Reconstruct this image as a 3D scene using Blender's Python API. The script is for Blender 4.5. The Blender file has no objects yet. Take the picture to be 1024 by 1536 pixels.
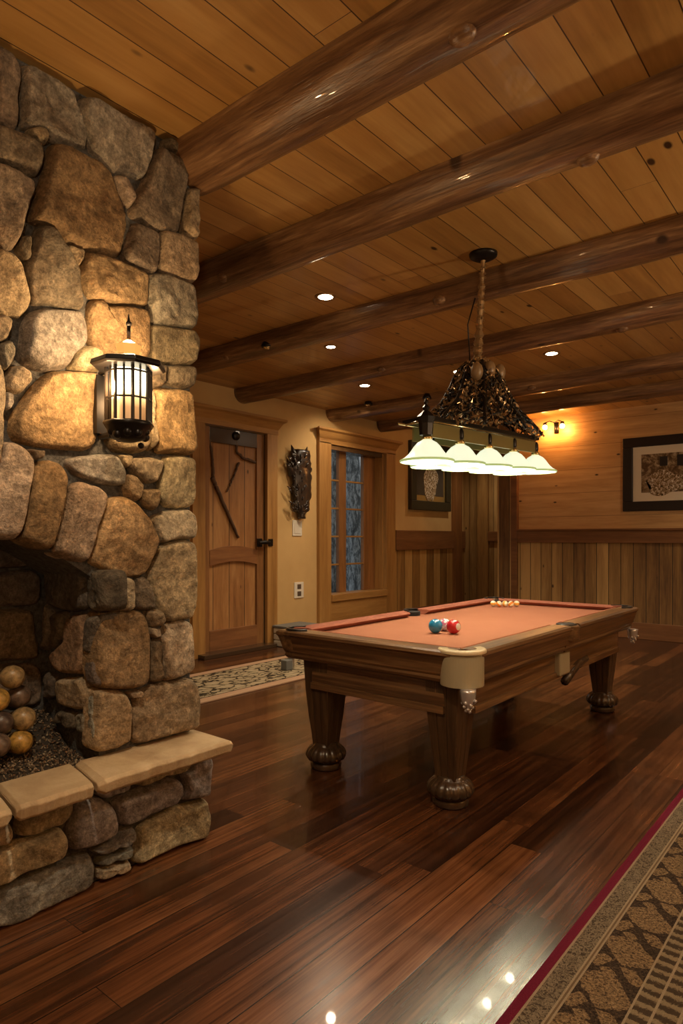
import bpy, bmesh, math, random
from mathutils import Vector, Matrix, noise
R = random.Random(7)
PI = math.pi
S = bpy.context.scene
COL = S.collection

# ------------------------------------------------------------------ camera, world, exposure
H, YAW, F, Y0 = 1.302, 0.6911, 979.24, 806.74
cd = bpy.data.cameras.new('camera'); cam = bpy.data.objects.new('camera', cd); COL.objects.link(cam)
cam.location = (0, 0, H); cam.rotation_euler = (PI/2, 0, YAW)
cd.sensor_fit = 'VERTICAL'; cd.sensor_height = 36; cd.lens = F/1536*36
cd.shift_y = (Y0-768)/1536; cd.clip_start = .02
S.camera = cam
w = bpy.data.worlds.new('dusk'); S.world = w; w.use_nodes = True
w.node_tree.nodes['Background'].inputs[0].default_value = (.33, .34, .34, 1)
w.node_tree.nodes['Background'].inputs[1].default_value = .5
vs = S.view_settings
vs.view_transform = 'Standard'; vs.look = 'None'; vs.gamma = 1; vs.use_curve_mapping = False
vs.exposure = 1.0
S.cycles.use_denoising = True
S.cycles.max_bounces = 8; S.cycles.diffuse_bounces = 5; S.cycles.sample_clamp_indirect = 6
CEIL, XW, YR, YA, XR, YB = 3.004, -5.70, 8.95, 10.27, 2.4, -2.2
XE = -4.09                      # end of the right wall, where the alcove opens
P_CAN, P_SHADE, P_LANT = 34, 1.7, 18

cy, sy = math.cos(YAW), math.sin(YAW)
def at(px, py, X=None, Y=None, Z=None):
    a, b = (px-512)/F, (Y0-py)/F
    d = Vector((cy*a-sy, sy*a+cy, b))
    t = X/d.x if X is not None else Y/d.y if Y is not None else (Z-H)/d.z
    return Vector((0, 0, H))+d*t

# ------------------------------------------------------------------ materials
def mat(name, base=(.5, .5, .5), rough=.5, metal=0, emit=None, es=0, coat=0, trans=0, spec=.5):
    m = bpy.data.materials.new(name); m.use_nodes = True
    b = m.node_tree.nodes['Principled BSDF']
    b.inputs['Base Color'].default_value = (*base, 1); b.inputs['Roughness'].default_value = rough
    b.inputs['Metallic'].default_value = metal; b.inputs['Coat Weight'].default_value = coat
    b.inputs['Transmission Weight'].default_value = trans; b.inputs['Specular IOR Level'].default_value = spec
    if emit: b.inputs['Emission Color'].default_value = (*emit, 1); b.inputs['Emission Strength'].default_value = es
    return m
class NB:
    def __init__(s, m): s.m = m; s.t = m.node_tree; s.b = s.t.nodes['Principled BSDF']
    def n(s, k, **kw):
        x = s.t.nodes.new(k)
        for a, v in kw.items(): setattr(x, a, v)
        return x
    def l(s, a, b): s.t.links.new(a, b)
    def setin(s, sock, v):
        if hasattr(v, 'is_linked'): s.l(v, sock)
        else: sock.default_value = v
    def math(s, op, a, b=0, c=0, clamp=False):
        x = s.n('ShaderNodeMath', operation=op, use_clamp=clamp)
        for i, v in enumerate((a, b, c)): s.setin(x.inputs[i], v)
        return x.outputs[0]
    def vec(s, a, b, c):
        x = s.n('ShaderNodeCombineXYZ')
        for i, v in enumerate((a, b, c)): s.setin(x.inputs[i], v)
        return x.outputs[0]
    def coord(s):
        g = s.n('ShaderNodeTexCoord'); q = s.n('ShaderNodeSeparateXYZ'); s.l(g.outputs['Object'], q.inputs[0])
        return g.outputs['Object'], q.outputs
    def noise(s, v, scale, detail=4, rough=.55, dist=0):
        x = s.n('ShaderNodeTexNoise'); s.l(v, x.inputs['Vector'])
        x.inputs['Scale'].default_value = scale; x.inputs['Detail'].default_value = detail
        x.inputs['Roughness'].default_value = rough; x.inputs['Distortion'].default_value = dist
        return x.outputs['Fac']
    def white(s, v):
        x = s.n('ShaderNodeTexWhiteNoise', noise_dimensions='3D'); s.l(v, x.inputs['Vector']); return x.outputs['Value']
    def ramp(s, f, stops, interp='LINEAR'):
        x = s.n('ShaderNodeValToRGB'); s.setin(x.inputs[0], f); e = x.color_ramp.elements; x.color_ramp.interpolation = interp
        while len(e) < len(stops): e.new(.5)
        for q, (p, c) in zip(e, stops): q.position = p; q.color = (*c, 1) if len(c) == 3 else c
        return x.outputs[0]
    def mix(s, f, a, b, mode='MIX'):
        x = s.n('ShaderNodeMix', data_type='RGBA', blend_type=mode)
        s.setin(x.inputs[0], f)
        for i, v in ((6, a), (7, b)):
            if isinstance(v, tuple): v = (*v, 1) if len(v) == 3 else v
            s.setin(x.inputs[i], v)
        return x.outputs[2]
    def bump(s, h, strength, dist):
        x = s.n('ShaderNodeBump'); s.l(h, x.inputs['Height']); x.inputs['Strength'].default_value = strength
        x.inputs['Distance'].default_value = dist; s.l(x.outputs[0], s.b.inputs['Normal'])
    def col(s, c): s.l(c, s.b.inputs['Base Color'])

def wood(name, stops, al='x', ac='y', w=None, L=2.4, rough=.4, var=.5, grain=14, knots=0, gap=.012, bump=.25, coat=0, stretch=.7, seed=0., blotch=0, gapcol=(.012, .006, .003)):
    m = mat(name, rough=rough, coat=coat); B = NB(m); o, q = B.coord()
    ix = {'x': 0, 'y': 1, 'z': 2}; A = q[ix[al]]; C = q[ix[ac]]
    T = q[3-ix[al]-ix[ac]]
    if w:
        cw = B.math('DIVIDE', C, w); idx = B.math('FLOOR', cw); fr = B.math('FRACT', cw)
        off = B.math('MULTIPLY', B.white(B.vec(idx, seed, 1.5)), L*3)
        sg = B.math('DIVIDE', B.math('ADD', A, off), L); si = B.math('FLOOR', sg); sf = B.math('FRACT', sg)
        rnd = B.white(B.vec(idx, si, seed+4.2))
    else: rnd = 0.5; 
    ra = B.math('MULTIPLY_ADD', rnd, 37.0, B.math('MULTIPLY', A, stretch)) if w else B.math('MULTIPLY', A, stretch)
    gv = B.vec(ra, B.math('MULTIPLY', C, grain), B.math('MULTIPLY', T, grain))
    g1 = B.noise(gv, 1.3, 6, .6, .5); g2 = B.noise(gv, 6, 3, .6, .2)
    g = B.math('ADD', B.math('MULTIPLY', g1, .7), B.math('MULTIPLY', g2, .3))
    f = B.math('ADD', B.math('MULTIPLY_ADD', B.math('SUBTRACT', g, .5), 1.7, .5), B.math('MULTIPLY', B.math('SUBTRACT', rnd, .5), var), clamp=True) if w else B.math('MULTIPLY_ADD', B.math('SUBTRACT', g, .5), 1.9, .5, clamp=True)
    c = B.ramp(f, stops)
    if blotch:
        bl = B.noise(o, 2.2, 3, .6, .3); c = B.mix(B.math('MULTIPLY', B.math('SUBTRACT', bl, .45, clamp=True), blotch), c, (.02, .008, .004))
    if knots:
        kv = B.n('ShaderNodeTexVoronoi'); B.l(B.vec(B.math('MULTIPLY', A, 3.2), B.math('MULTIPLY', C, 6.5), B.math('MULTIPLY', T, 1.0)), kv.inputs['Vector']); kv.inputs['Scale'].default_value = .8
        ks = B.math('MULTIPLY', B.math('SUBTRACT', .075+knots*.02, kv.outputs['Distance'], clamp=True), 22, clamp=True)
        c = B.mix(ks, c, (.045, .018, .008))
    hgt = g
    if w:
        e = B.math('LESS_THAN', B.math('MINIMUM', fr, B.math('SUBTRACT', 1.0, fr)), gap/2/w)
        e2 = B.math('LESS_THAN', sf, gap*.6/L); e = B.math('MAXIMUM', e, e2)
        c = B.mix(e, c, gapcol); hgt = B.math('SUBTRACT', B.math('MULTIPLY', g, .4), e)
    B.col(c); B.bump(hgt, bump, .01)
    r2 = B.math('MULTIPLY_ADD', g1, .16, rough-.08); B.l(r2, B.b.inputs['Roughness'])
    return m

M = {}
M['floor'] = wood('hand scraped dark floor boards', [(0, (.012, .005, .003)), (.35, (.045, .016, .007)), (.65, (.12, .042, .015)), (1, (.24, .095, .035))], 'y', 'x', w=.135, L=1.7, rough=.235, var=.6, grain=24, gap=.004, bump=.06, blotch=2.4, stretch=.7, coat=.15)
M['ceil'] = wood('honey pine ceiling boards', [(0, (.27, .125, .030)), (.5, (.46, .245, .068)), (1, (.60, .36, .12))], 'y', 'x', w=.165, L=3.1, rough=.34, var=.45, grain=7, knots=1.6, gap=.0045, bump=.12, coat=.15, stretch=.6, gapcol=(.05, .018, .006))
M['log'] = wood('peeled log', [(0, (.03, .013, .006)), (.36, (.12, .055, .023)), (.62, (.25, .13, .055)), (.8, (.42, .25, .12)), (1, (.55, .37, .20))], 'x', 'y', rough=.34, grain=17, knots=1.2, bump=.9, coat=.35, stretch=1.1)
M['plankwall'] = wood('wide horizontal wall planks', [(0, (.34, .18, .066)), (.5, (.55, .33, .14)), (1, (.72, .48, .24))], 'x', 'z', w=.32, L=7, rough=.5, var=.3, grain=9, knots=.3, gap=.004, bump=.12, stretch=.8, gapcol=(.12, .05, .02))
M['wains_r'] = wood('reclaimed vertical boards on right wall', [(0, (.10, .045, .015)), (.5, (.30, .165, .052)), (1, (.54, .34, .13))], 'z', 'x', w=.155, L=60, rough=.55, var=.95, grain=9, knots=.4, gap=.008, bump=.2, seed=3)
M['wains_b'] = wood('vertical boards on back wall', [(0, (.16, .075, .022)), (.5, (.38, .205, .06)), (1, (.58, .36, .13))], 'z', 'y', w=.21, L=60, rough=.55, var=.7, grain=8, knots=.4, gap=.008, bump=.2, seed=8)
M['capwood'] = wood('brown rail wood', [(0, (.10, .042, .016)), (.5, (.20, .085, .03)), (1, (.32, .15, .055))], 'x', 'z', rough=.45, grain=8)
M['capwood_y'] = wood('brown rail wood back', [(0, (.10, .042, .016)), (.5, (.20, .085, .03)), (1, (.32, .15, .055))], 'y', 'z', rough=.45, grain=8)
M['casing'] = wood('honey casing wood', [(0, (.20, .09, .024)), (.5, (.36, .18, .05)), (1, (.50, .28, .09))], 'z', 'y', rough=.45, grain=8)
M['casing_y'] = wood('honey casing wood across', [(0, (.20, .09, .024)), (.5, (.36, .18, .05)), (1, (.50, .28, .09))], 'y', 'z', rough=.45, grain=8)
M['doorwood'] = wood('rustic door boards', [(0, (.14, .055, .018)), (.5, (.32, .145, .048)), (1, (.50, .27, .10))], 'z', 'y', w=.235, L=60, rough=.5, var=.6, grain=7, knots=1.5, gap=.007, bump=.25, stretch=.9)
M['doorrail'] = wood('door rail wood', [(0, (.10, .04, .015)), (.5, (.22, .09, .032)), (1, (.34, .16, .055))], 'y', 'z', rough=.45, grain=8)
M['doorstile'] = wood('door stile wood', [(0, (.12, .05, .016)), (.5, (.25, .11, .036)), (1, (.38, .18, .06))], 'z', 'y', rough=.45, grain=8)
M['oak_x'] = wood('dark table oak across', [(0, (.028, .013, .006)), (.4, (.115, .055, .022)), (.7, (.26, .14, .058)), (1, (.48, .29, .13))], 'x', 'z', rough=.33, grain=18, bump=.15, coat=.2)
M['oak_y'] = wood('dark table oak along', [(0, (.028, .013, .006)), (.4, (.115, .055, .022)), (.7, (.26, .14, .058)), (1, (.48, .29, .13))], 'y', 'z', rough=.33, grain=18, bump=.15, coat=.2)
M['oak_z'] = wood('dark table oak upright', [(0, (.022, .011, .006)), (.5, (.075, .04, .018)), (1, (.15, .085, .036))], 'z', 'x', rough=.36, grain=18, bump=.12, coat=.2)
M['darkoak'] = mat('carved dark oak', (.06, .034, .018), .26, coat=.4)
M['carve'] = mat('blackened carved wood', (.028, .017, .012), .3, coat=.4)
M['twig'] = wood('driftwood stick', [(0, (.04, .02, .01)), (1, (.16, .08, .035))], 'z', 'y', rough=.7, grain=20)

def plaster():
    m = mat('warm ochre plaster', (.55, .34, .13), .85); B = NB(m); o, q = B.coord()
    n = B.noise(o, 1.2, 4, .6); B.col(B.ramp(n, [(.3, (.50, .315, .12)), (.7, (.60, .39, .16))]))
    B.bump(B.noise(o, 60, 4, .6), .12, .004); return m
M['plaster'] = plaster()
def stone_mat(name, mul=1.0):
    m = mat(name, rough=.82, spec=.3); B = NB(m); o, q = B.coord()
    a = B.n('ShaderNodeVertexColor'); a.layer_name = 'Col'
    n1 = B.noise(o, 5.5, 6, .65, .6); n2 = B.noise(o, 34, 6, .7); n3 = B.noise(o, 2.3, 3, .5)
    v = B.ramp(n1, [(.28, (.48*mul, .43*mul, .39*mul)), (.5, (.95*mul, .93*mul, .92*mul)), (.72, (1.5*mul, 1.5*mul, 1.5*mul))])
    c = B.mix(1.0, a.outputs[0], v, 'MULTIPLY')
    c = B.mix(B.math('MULTIPLY', B.math('SUBTRACT', n3, .46, clamp=True), 1.0, clamp=True), c, (.28, .16, .07), 'MIX')
    c = B.mix(.55, c, B.ramp(n2, [(.34, (.22, .20, .18)), (.52, (1.0, 1.0, 1.0)), (.66, (1.9, 1.85, 1.8))]), 'MULTIPLY')
    n4 = B.noise(o, 110, 4, .75); c = B.mix(.5, c, B.ramp(n4, [(.35, (.45, .45, .45)), (.65, (1.6, 1.6, 1.6))]), 'MULTIPLY')
    B.col(c)
    v1 = B.n('ShaderNodeTexVoronoi', feature='F1'); B.l(o, v1.inputs['Vector']); v1.inputs['Scale'].default_value = 24
    h = B.math('ADD', B.math('MULTIPLY', n1, 1.4), B.math('ADD', B.math('MULTIPLY', n2, .8), B.math('MULTIPLY', v1.outputs['Distance'], .25)))
    B.bump(h, .85, .02); return m
M['stone'] = stone_mat('fieldstone')
M['mortar'] = mat('dark mortar', (.14, .115, .085), .95)
B = NB(M['mortar']); o, q = B.coord(); n = B.noise(o, 55, 5, .7); B.col(B.ramp(n, [(.3, (.035, .032, .028)), (.7, (.17, .16, .145))])); B.bump(n, 1, .012)
def slabm():
    m = mat('buff hearth slab', (.5, .36, .2), .75); B = NB(m); o, q = B.coord()
    n = B.noise(o, 4, 6, .65, .4); B.col(B.ramp(n, [(.3, (.36, .24, .13)), (.55, (.52, .38, .22)), (.75, (.62, .48, .31))])); B.bump(B.noise(o, 30, 6, .7), .5, .01); return m
M['slab'] = slabm()
M['gravel'] = mat('gravel', (.2, .14, .09), .8)
B = NB(M['gravel']); a = B.n('ShaderNodeVertexColor'); a.layer_name = 'Col'; B.l(a.outputs[0], B.b.inputs['Base Color'])
M['paleblock'] = mat('pale stone block', (.62, .53, .40), .7)
M['iron'] = mat('black iron', (.018, .014, .012), .35, metal=.6)
M['blackplastic'] = mat('black leather', (.012, .011, .011), .3)
M['bronze'] = mat('bronze leaf', (.36, .23, .11), .28, metal=.5)
M['mica'] = mat('pale mica panel', (.24, .15, .07), .4)
M['brass'] = mat('olive gold plate', (.38, .33, .13), .32, metal=.7)
M['brightbrass'] = mat('polished brass', (.8, .66, .35), .2, metal=.95)
M['chrome'] = mat('brushed chrome', (.55, .55, .55), .25, metal=.95)
M['white'] = mat('white plastic', (.72, .66, .55), .45)
M['cream'] = mat('cream corner casting', (.42, .36, .23), .38, spec=.4)
M['ring'] = mat('pale pocket ring', (.72, .58, .36), .3, coat=.3)
M['silver'] = mat('silver ornament', (.72, .70, .70), .25, metal=.7)
M['can'] = mat('lit recessed lens', (1, 1, 1), .5, emit=(1, .80, .52), es=22)
M['cantrim'] = mat('recessed trim', (.35, .2, .09), .4, metal=.5)
M['shade'] = mat('frosted glass shade', (.9, .92, .82), .35, emit=(.92, 1.0, .74), es=.40)
M['shade'].node_tree.nodes['Principled BSDF'].inputs['Transmission Weight'].default_value = 0
M['rim'] = mat('green tinted glass rim', (.45, .55, .25), .2, emit=(.55, .75, .30), es=.22)
M['bulb'] = mat('lit bulb', (1, 1, 1), .5, emit=(1, .50, .16), es=45)
def lantglass():
    m = mat('amber candle glass', (.8, .6, .4), .5); B = NB(m); o, q = B.coord()
    f = B.math('MULTIPLY_ADD', q[2], 1/.19, -(1.715)/.19, clamp=True)
    B.l(B.ramp(f, [(0, (.55, .17, .03)), (.25, (.8, .34, .09)), (.52, (1, .62, .25)), (.64, (1, .82, .50)), (1, (1, .84, .55))]), B.b.inputs['Emission Color'])
    B.l(B.ramp(f, [(0, (.05,)*3), (.3, (.10,)*3), (.55, (.5,)*3), (.7, (1,)*3), (1, (1,)*3)]), B.b.inputs['Emission Strength'])
    # scale strength
    k = B.math('MULTIPLY', B.b.inputs['Emission Strength'].links[0].from_socket, 2.6); B.l(k, B.b.inputs['Emission Strength'])
    return m
M['lantglass'] = lantglass()
M['cup'] = mat('glowing amber cup', (.7, .35, .1), .5, emit=(1, .42, .10), es=.45)
M['cloth'] = mat('rust red billiard cloth', (.36, .125, .062), .95, spec=.15)
B = NB(M['cloth']); o, q = B.coord(); n = B.noise(o, 400, 2, .6); n2 = B.noise(o, 3, 3, .6)
B.col(B.mix(.5, B.ramp(n, [(.3, (.30, .115, .065)), (.7, (.40, .165, .098))]), B.ramp(n2, [(.3, (.31, .120, .068)), (.7, (.38, .155, .092))])))
M['cushion'] = mat('rust red cushion cloth', (.30, .105, .068), .9, spec=.15)
M['hole'] = mat('pocket inside', (.008, .006, .005), .8)
M['matb'] = mat('picture mat', (.80, .70, .54), .8)
M['frame'] = mat('dark picture frame', (.022, .014, .011), .4)
M['frame_g'] = mat('olive black picture frame', (.035, .030, .016), .4)
M['goldline'] = mat('gilt inner edge', (.6, .42, .16), .35, metal=.7)
M['slate'] = mat('grey slate top', (.15, .15, .14), .6)
def artm(name, stops, scale, dist=.8):
    m = mat(name, rough=.12, coat=.6); B = NB(m); o, q = B.coord()
    B.col(B.ramp(B.noise(o, scale, 7, .7, dist), stops)); return m
M['art_r'] = artm('brown village print', [(.3, (.05, .03, .02)), (.48, (.17, .11, .06)), (.58, (.40, .30, .18)), (.70, (.7, .62, .5))], 11)
M['art_b'] = mat('dark print', (.05, .045, .04), .12, coat=.5)
M['artlight'] = artm('pale painted figure', [(.38, (.05, .04, .03)), (.5, (.34, .22, .10)), (.62, (.85, .8, .72))], 38)

# rugs
def rugmat():
    m = mat('patterned runner rug', rough=.95, spec=.1); B = NB(m); o, q = B.coord()
    X, Y = q[0], q[1]
    d = B.math('ADD', X, .795)                       # distance from the rug's left edge
    fine = B.noise(o, 260, 3, .6); 
    # field: leaf shapes
    wv = B.math('SUBTRACT', B.noise(o, 22, 4, .65), .5)
    u = B.math('SUBTRACT', B.math('FRACT', B.math('MULTIPLY_ADD', d, 1/.29, -.148)), .5)   # 0 at a leaf row's middle
    u = B.math('MULTIPLY', u, .29)
    def leafrow(uc, ph, hl, ht, skew):
        uu = B.math('SUBTRACT', u, uc)
        v = B.math('SUBTRACT', B.math('FRACT', B.math('ADD', B.math('DIVIDE', B.math('ADD', Y, B.math('MULTIPLY', uu, skew)), .225), ph)), .5)
        v = B.math('MULTIPLY', v, .225)
        e = B.math('ADD', B.math('POWER', B.math('DIVIDE', B.math('ABSOLUTE', uu), hl), 1.5), B.math('DIVIDE', B.math('ABSOLUTE', v), ht))
        return B.math('LESS_THAN', B.math('ADD', e, B.math('MULTIPLY', wv, .9)), 1.0)
    leaf = leafrow(0, 0, .088, .078, .35)
    for a_ in ((-.055, .40, .032, .036, -.5), (.045, .52, .042, .030, .6), (-.02, .60, .026, .020, .2)): leaf = B.math('MAXIMUM', leaf, leafrow(*a_))
    vein = B.noise(B.vec(B.math('MULTIPLY', X, 60), B.math('MULTIPLY', Y, 60), 0), 2.2, 4, .6, .8)
    tan = B.ramp(vein, [(.38, (.045, .028, .016)), (.48, (.15, .095, .05)), (.6, (.24, .155, .08)), (.7, (.30, .20, .11))])
    dk = B.ramp(vein, [(.4, (.022, .014, .010)), (.62, (.07, .045, .028)), (.72, (.16, .10, .05))])
    field = B.mix(leaf, dk, tan)
    # scroll bands
    sc = B.noise(B.vec(B.math('MULTIPLY', X, 34), B.math('MULTIPLY', Y, 30), 0), 1.6, 3, .6, 1.6)
    scroll = B.ramp(sc, [(.40, (.055, .038, .025)), (.47, (.17, .125, .08)), (.53, (.21, .16, .105)), (.60, (.06, .042, .027))])
    bars = B.ramp(B.math('FRACT', B.math('ADD', B.math('MULTIPLY', Y, 22), B.math('MULTIPLY', sc, .8))), [(.3, (.055, .036, .022)), (.45, (.20, .145, .085)), (.8, (.22, .16, .095)), (.9, (.055, .036, .022))])
    line = (.28, .21, .135)
    c = (.13, .010, .026)
    def over(c, lo, newc): return B.mix(B.math('GREATER_THAN', d, lo), c, newc)
    c = over(c, .034, line); c = over(c, .041, scroll); c = over(c, .098, line); c = over(c, .104, (.14, .09, .05)); c = over(c, .110, line); c = over(c, .116, field)
    c = over(c, .262, line); c = over(c, .268, bars); c = over(c, .315, line); c = over(c, .322, bars); c = over(c, .375, line); c = over(c, .385, scroll); c = over(c, .50, (.20, .012, .030)); c = over(c, .53, field)
    c = B.mix(.35, c, B.ramp(fine, [(.3, (.4, .4, .4)), (.7, (1.5, 1.5, 1.5))]), 'MULTIPLY')
    B.col(c); B.bump(B.math('ADD', fine, B.math('MULTIPLY', leaf, .4)), .7, .006); return m
M['rug'] = rugmat()
def matrug():
    m = mat('tan doormat rug', rough=.95, spec=.1); B = NB(m); o, q = B.coord()
    vn = B.n('ShaderNodeTexVoronoi', feature='DISTANCE_TO_EDGE'); wn = B.noise(o, 9, 2, .6)
    B.l(B.vec(B.math('MULTIPLY_ADD', wn, 1.6, B.math('MULTIPLY', q[0], 13)), B.math('MULTIPLY', q[1], 6.5), 0), vn.inputs['Vector']); vn.inputs['Scale'].default_value = 1
    f = B.ramp(B.math('ADD', vn.outputs['Distance'], B.math('MULTIPLY', B.math('SUBTRACT', B.noise(o, 25, 2, .6), .5), .25)), [(.035, (.035, .024, .014)), (.085, (.36, .28, .17)), (.5, (.44, .35, .23))])
    ex = B.math('MINIMUM', B.math('ADD', q[0], 5.02), B.math('SUBTRACT', -4.10, q[0])); ey = B.math('MINIMUM', B.math('SUBTRACT', q[1], 2.3), B.math('SUBTRACT', 5.3, q[1]))
    e = B.math('MINIMUM', ex, ey); c = B.mix(B.math('GREATER_THAN', e, .10), (.46, .29, .18), (.07, .04, .025)); c = B.mix(B.math('GREATER_THAN', e, .115), c, f)
    B.col(c); B.bump(B.noise(o, 200, 3, .6), .5, .005); return m
M['doormat'] = matrug()

# ------------------------------------------------------------------ builders
def link(name, me, m, parent=None, smooth=False, bevel=0, seg=2):
    o = bpy.data.objects.new(name, me); COL.objects.link(o)
    if m is not None and not me.materials: me.materials.append(m)
    if smooth: me.shade_smooth()
    if bevel:
        b = o.modifiers.new('bevel', 'BEVEL'); b.width = bevel; b.segments = seg; b.limit_method = 'ANGLE'; b.angle_limit = .6
        me.shade_smooth()
        for p in me.polygons: p.use_smooth = False
    if parent is not None:
        o.parent = parent; o.matrix_parent_inverse = parent['_inv'] and Matrix.Translation(-parent.location) if '_inv' in parent else Matrix.Translation(-parent.location)
    return o
def obj(name, bm, m, parent=None, smooth=False, bevel=0, seg=2):
    bmesh.ops.recalc_face_normals(bm, faces=bm.faces)
    me = bpy.data.meshes.new(name); bm.to_mesh(me); bm.free()
    return link(name, me, m, parent, smooth, bevel, seg)
def sub(o_parent, name, bm, m, **k):
    """a sub-part under a mesh part (its parent sits at the same world origin)"""
    bmesh.ops.recalc_face_normals(bm, faces=bm.faces)
    me = bpy.data.meshes.new(name); bm.to_mesh(me); bm.free()
    o = link(name, me, m, None, **k); o.parent = o_parent; return o
def thing(name, label, cat, loc=(0, 0, 0), group=None, kind=None):
    o = bpy.data.objects.new(name, None); COL.objects.link(o); o.location = loc; o.empty_display_size = .1
    if label: o['label'] = label
    if cat: o['category'] = cat
    if group: o['group'] = group
    if kind: o['kind'] = kind
    return o
def tag(o, label, cat, group=None, kind=None):
    if label: o['label'] = label
    if cat: o['category'] = cat
    if group: o['group'] = group
    if kind: o['kind'] = kind
    return o
def N(): return bmesh.new()
def box(bm, x0, x1, y0, y1, z0, z1):
    vs_ = [bm.verts.new((x, y, z)) for x in (x0, x1) for y in (y0, y1) for z in (z0, z1)]
    for f in ((0, 1, 3, 2), (4, 6, 7, 5), (0, 4, 5, 1), (2, 3, 7, 6), (0, 2, 6, 4), (1, 5, 7, 3)): bm.faces.new([vs_[i] for i in f])
    return bm
def boxo(name, x0, x1, y0, y1, z0, z1, m, parent=None, bevel=.004): return obj(name, box(N(), x0, x1, y0, y1, z0, z1), m, parent, bevel=bevel)
def rings(bm, rs, closed=True, cap=True):
    V = [[bm.verts.new(p) for p in r] for r in rs]
    for a, b in zip(V, V[1:]):
        n = len(a)
        for i in range(n if closed else n-1): bm.faces.new((a[i], a[(i+1) % n], b[(i+1) % n], b[i]))
    if cap: bm.faces.new(V[0][::-1]); bm.faces.new(V[-1])
    return bm
def lathe(bm, prof, c=(0, 0, 0), n=24, fn=None, cap=True):
    rs = []
    for r, z in prof:
        rs.append([(c[0]+(r*(fn(a, z) if fn else 1))*math.cos(a), c[1]+(r*(fn(a, z) if fn else 1))*math.sin(a), c[2]+z) for a in (2*PI*i/n for i in range(n))])
    return rings(bm, rs, cap=cap)
def tube(bm, pts, rad, n=8):
    pts = [Vector(p) for p in pts]; rs = []
    if not hasattr(rad, '__len__'): rad = [rad]*len(pts)
    up = Vector((0, 0, 1))
    for i, p in enumerate(pts):
        t = (pts[min(i+1, len(pts)-1)]-pts[max(i-1, 0)]).normalized()
        u = t.cross(up if abs(t.z) < .9 else Vector((1, 0, 0))).normalized(); v = t.cross(u)
        rs.append([p+(u*math.cos(a)+v*math.sin(a))*rad[i] for a in (2*PI*k/n for k in range(n))])
    return rings(bm, rs)
def prism(bm, pts, depth, axis):
    """polygon pts given as 3-D points, extruded by depth along axis vector"""
    a = [bm.verts.new(p) for p in pts]; b = [bm.verts.new(Vector(p)+Vector(axis)*depth) for p in pts]
    n = len(a)
    f1 = bm.faces.new(a); f2 = bm.faces.new(b[::-1])
    for i in range(n): bm.faces.new((a[i], b[i], b[(i+1) % n], a[(i+1) % n]))
    bmesh.ops.triangulate(bm, faces=[f1, f2]); return bm
def sphere(bm, c, r, seg=20, sx=1, sy_=1, sz=1):
    bmesh.ops.create_uvsphere(bm, u_segments=seg, v_segments=seg//2+2, radius=r, matrix=Matrix.Translation(c) @ Matrix.Diagonal((sx, sy_, sz, 1))); return bm
def light(name, kind, loc, power, color, parent=None, size=.05, spot=None, blend=.6, rot=None):
    d = bpy.data.lights.new(name, kind); d.energy = power; d.color = color
    if kind == 'AREA': d.shape = 'DISK'; d.size = size
    else: d.shadow_soft_size = size
    if spot: d.spot_size = spot; d.spot_blend = blend
    o = bpy.data.objects.new(name, d); COL.objects.link(o); o.location = loc
    if rot: o.rotation_euler = rot
    if parent is not None: o.parent = parent; o.matrix_parent_inverse = Matrix.Translation(-parent.location)
    return o

# ------------------------------------------------------------------ room shell
def struct(o): o['kind'] = 'structure'; return o
struct(boxo('floor', XW-.3, XR+.2, YB-.2, YA+.3, -.12, 0, M['floor'], bevel=0))
struct(boxo('ceiling', XW-.3, XR+.2, YB-.2, YA+.3, CEIL, CEIL+.12, M['ceil'], bevel=0))
# back wall with door and window openings
dY0, dY1, dZ = 4.52, 5.45, 2.547
wY0, wY1, wZ0, wZ1 = 6.62, 7.88, .50, 2.55
bm = N()
for a in ((YB, dY0, 0, CEIL), (dY0, dY1, dZ, CEIL), (dY1, wY0, 0, CEIL), (wY0, wY1, wZ1, CEIL), (wY0, wY1, 0, wZ0), (wY1, YA, 0, CEIL)):
    box(bm, XW-.2, XW, *a)
wb = struct(obj('wall_back', bm, M['plaster']))
wr = struct(boxo('wall_right', XE-.14, XR, YR, YR+.14, 0, CEIL, M['plankwall'], bevel=0))
struct(boxo('wall_alcove', XW, XE+.5, YA, YA+.14, 0, CEIL, M['wains_r'], bevel=0))
struct(boxo('wall_alcove_side', XE, XE+.12, YR+.14, YA, 0, CEIL, M['plaster'], bevel=0))
struct(boxo('wall_near_side', XR, XR+.14, YB, YR, 0, CEIL, M['plaster'], bevel=0))
struct(boxo('wall_behind', XW, XR, YB-.14, YB, 0, CEIL, M['plaster'], bevel=0))
# wainscots, rails, baseboards
w1 = boxo('wainscot', XW, XW+.022, 8.13, YA, .0, 1.2, M['wains_b'], bevel=0); w1.parent = wb
w2 = boxo('wainscot', XE, XR, YR-.022, YR, .15, 1.30, M['wains_r'], bevel=0); w2.parent = wr
struct(boxo('trim_1', XW, XW+.055, 8.13, YA-.02, 1.115, 1.418, M['capwood_y']))
struct(boxo('trim_2', XE+.02, XR, YR-.06, YR, 1.235, 1.40, M['capwood']))
struct(boxo('trim_3', XE+.02, XR, YR-.085, YR-.0, 1.40, 1.425, M['capwood']))
struct(boxo('baseboard_right', XE, XR, YR-.04, YR, 0, .21, M['capwood']))
struct(boxo('trim_4', XE-.286, XE-.06, YR-.05, YR, 0, CEIL, M['wains_r']))
struct(boxo('trim_5', XE-.06, XE+.03, YR-.075, YR, 0, CEIL, M['capwood']))
struct(boxo('trim_6', XW+.0, XW+.09, YA-.42, YA-.2, 0, CEIL, M['doorstile']))
struct(boxo('trim_7', XW+.30, XW+.50, YA-.06, YA, 0, CEIL, M['wains_b']))
struct(boxo('trim_8', XW+.5, XE, YA-.05, YA, 1.24, 1.41, M['capwood']))
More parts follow.
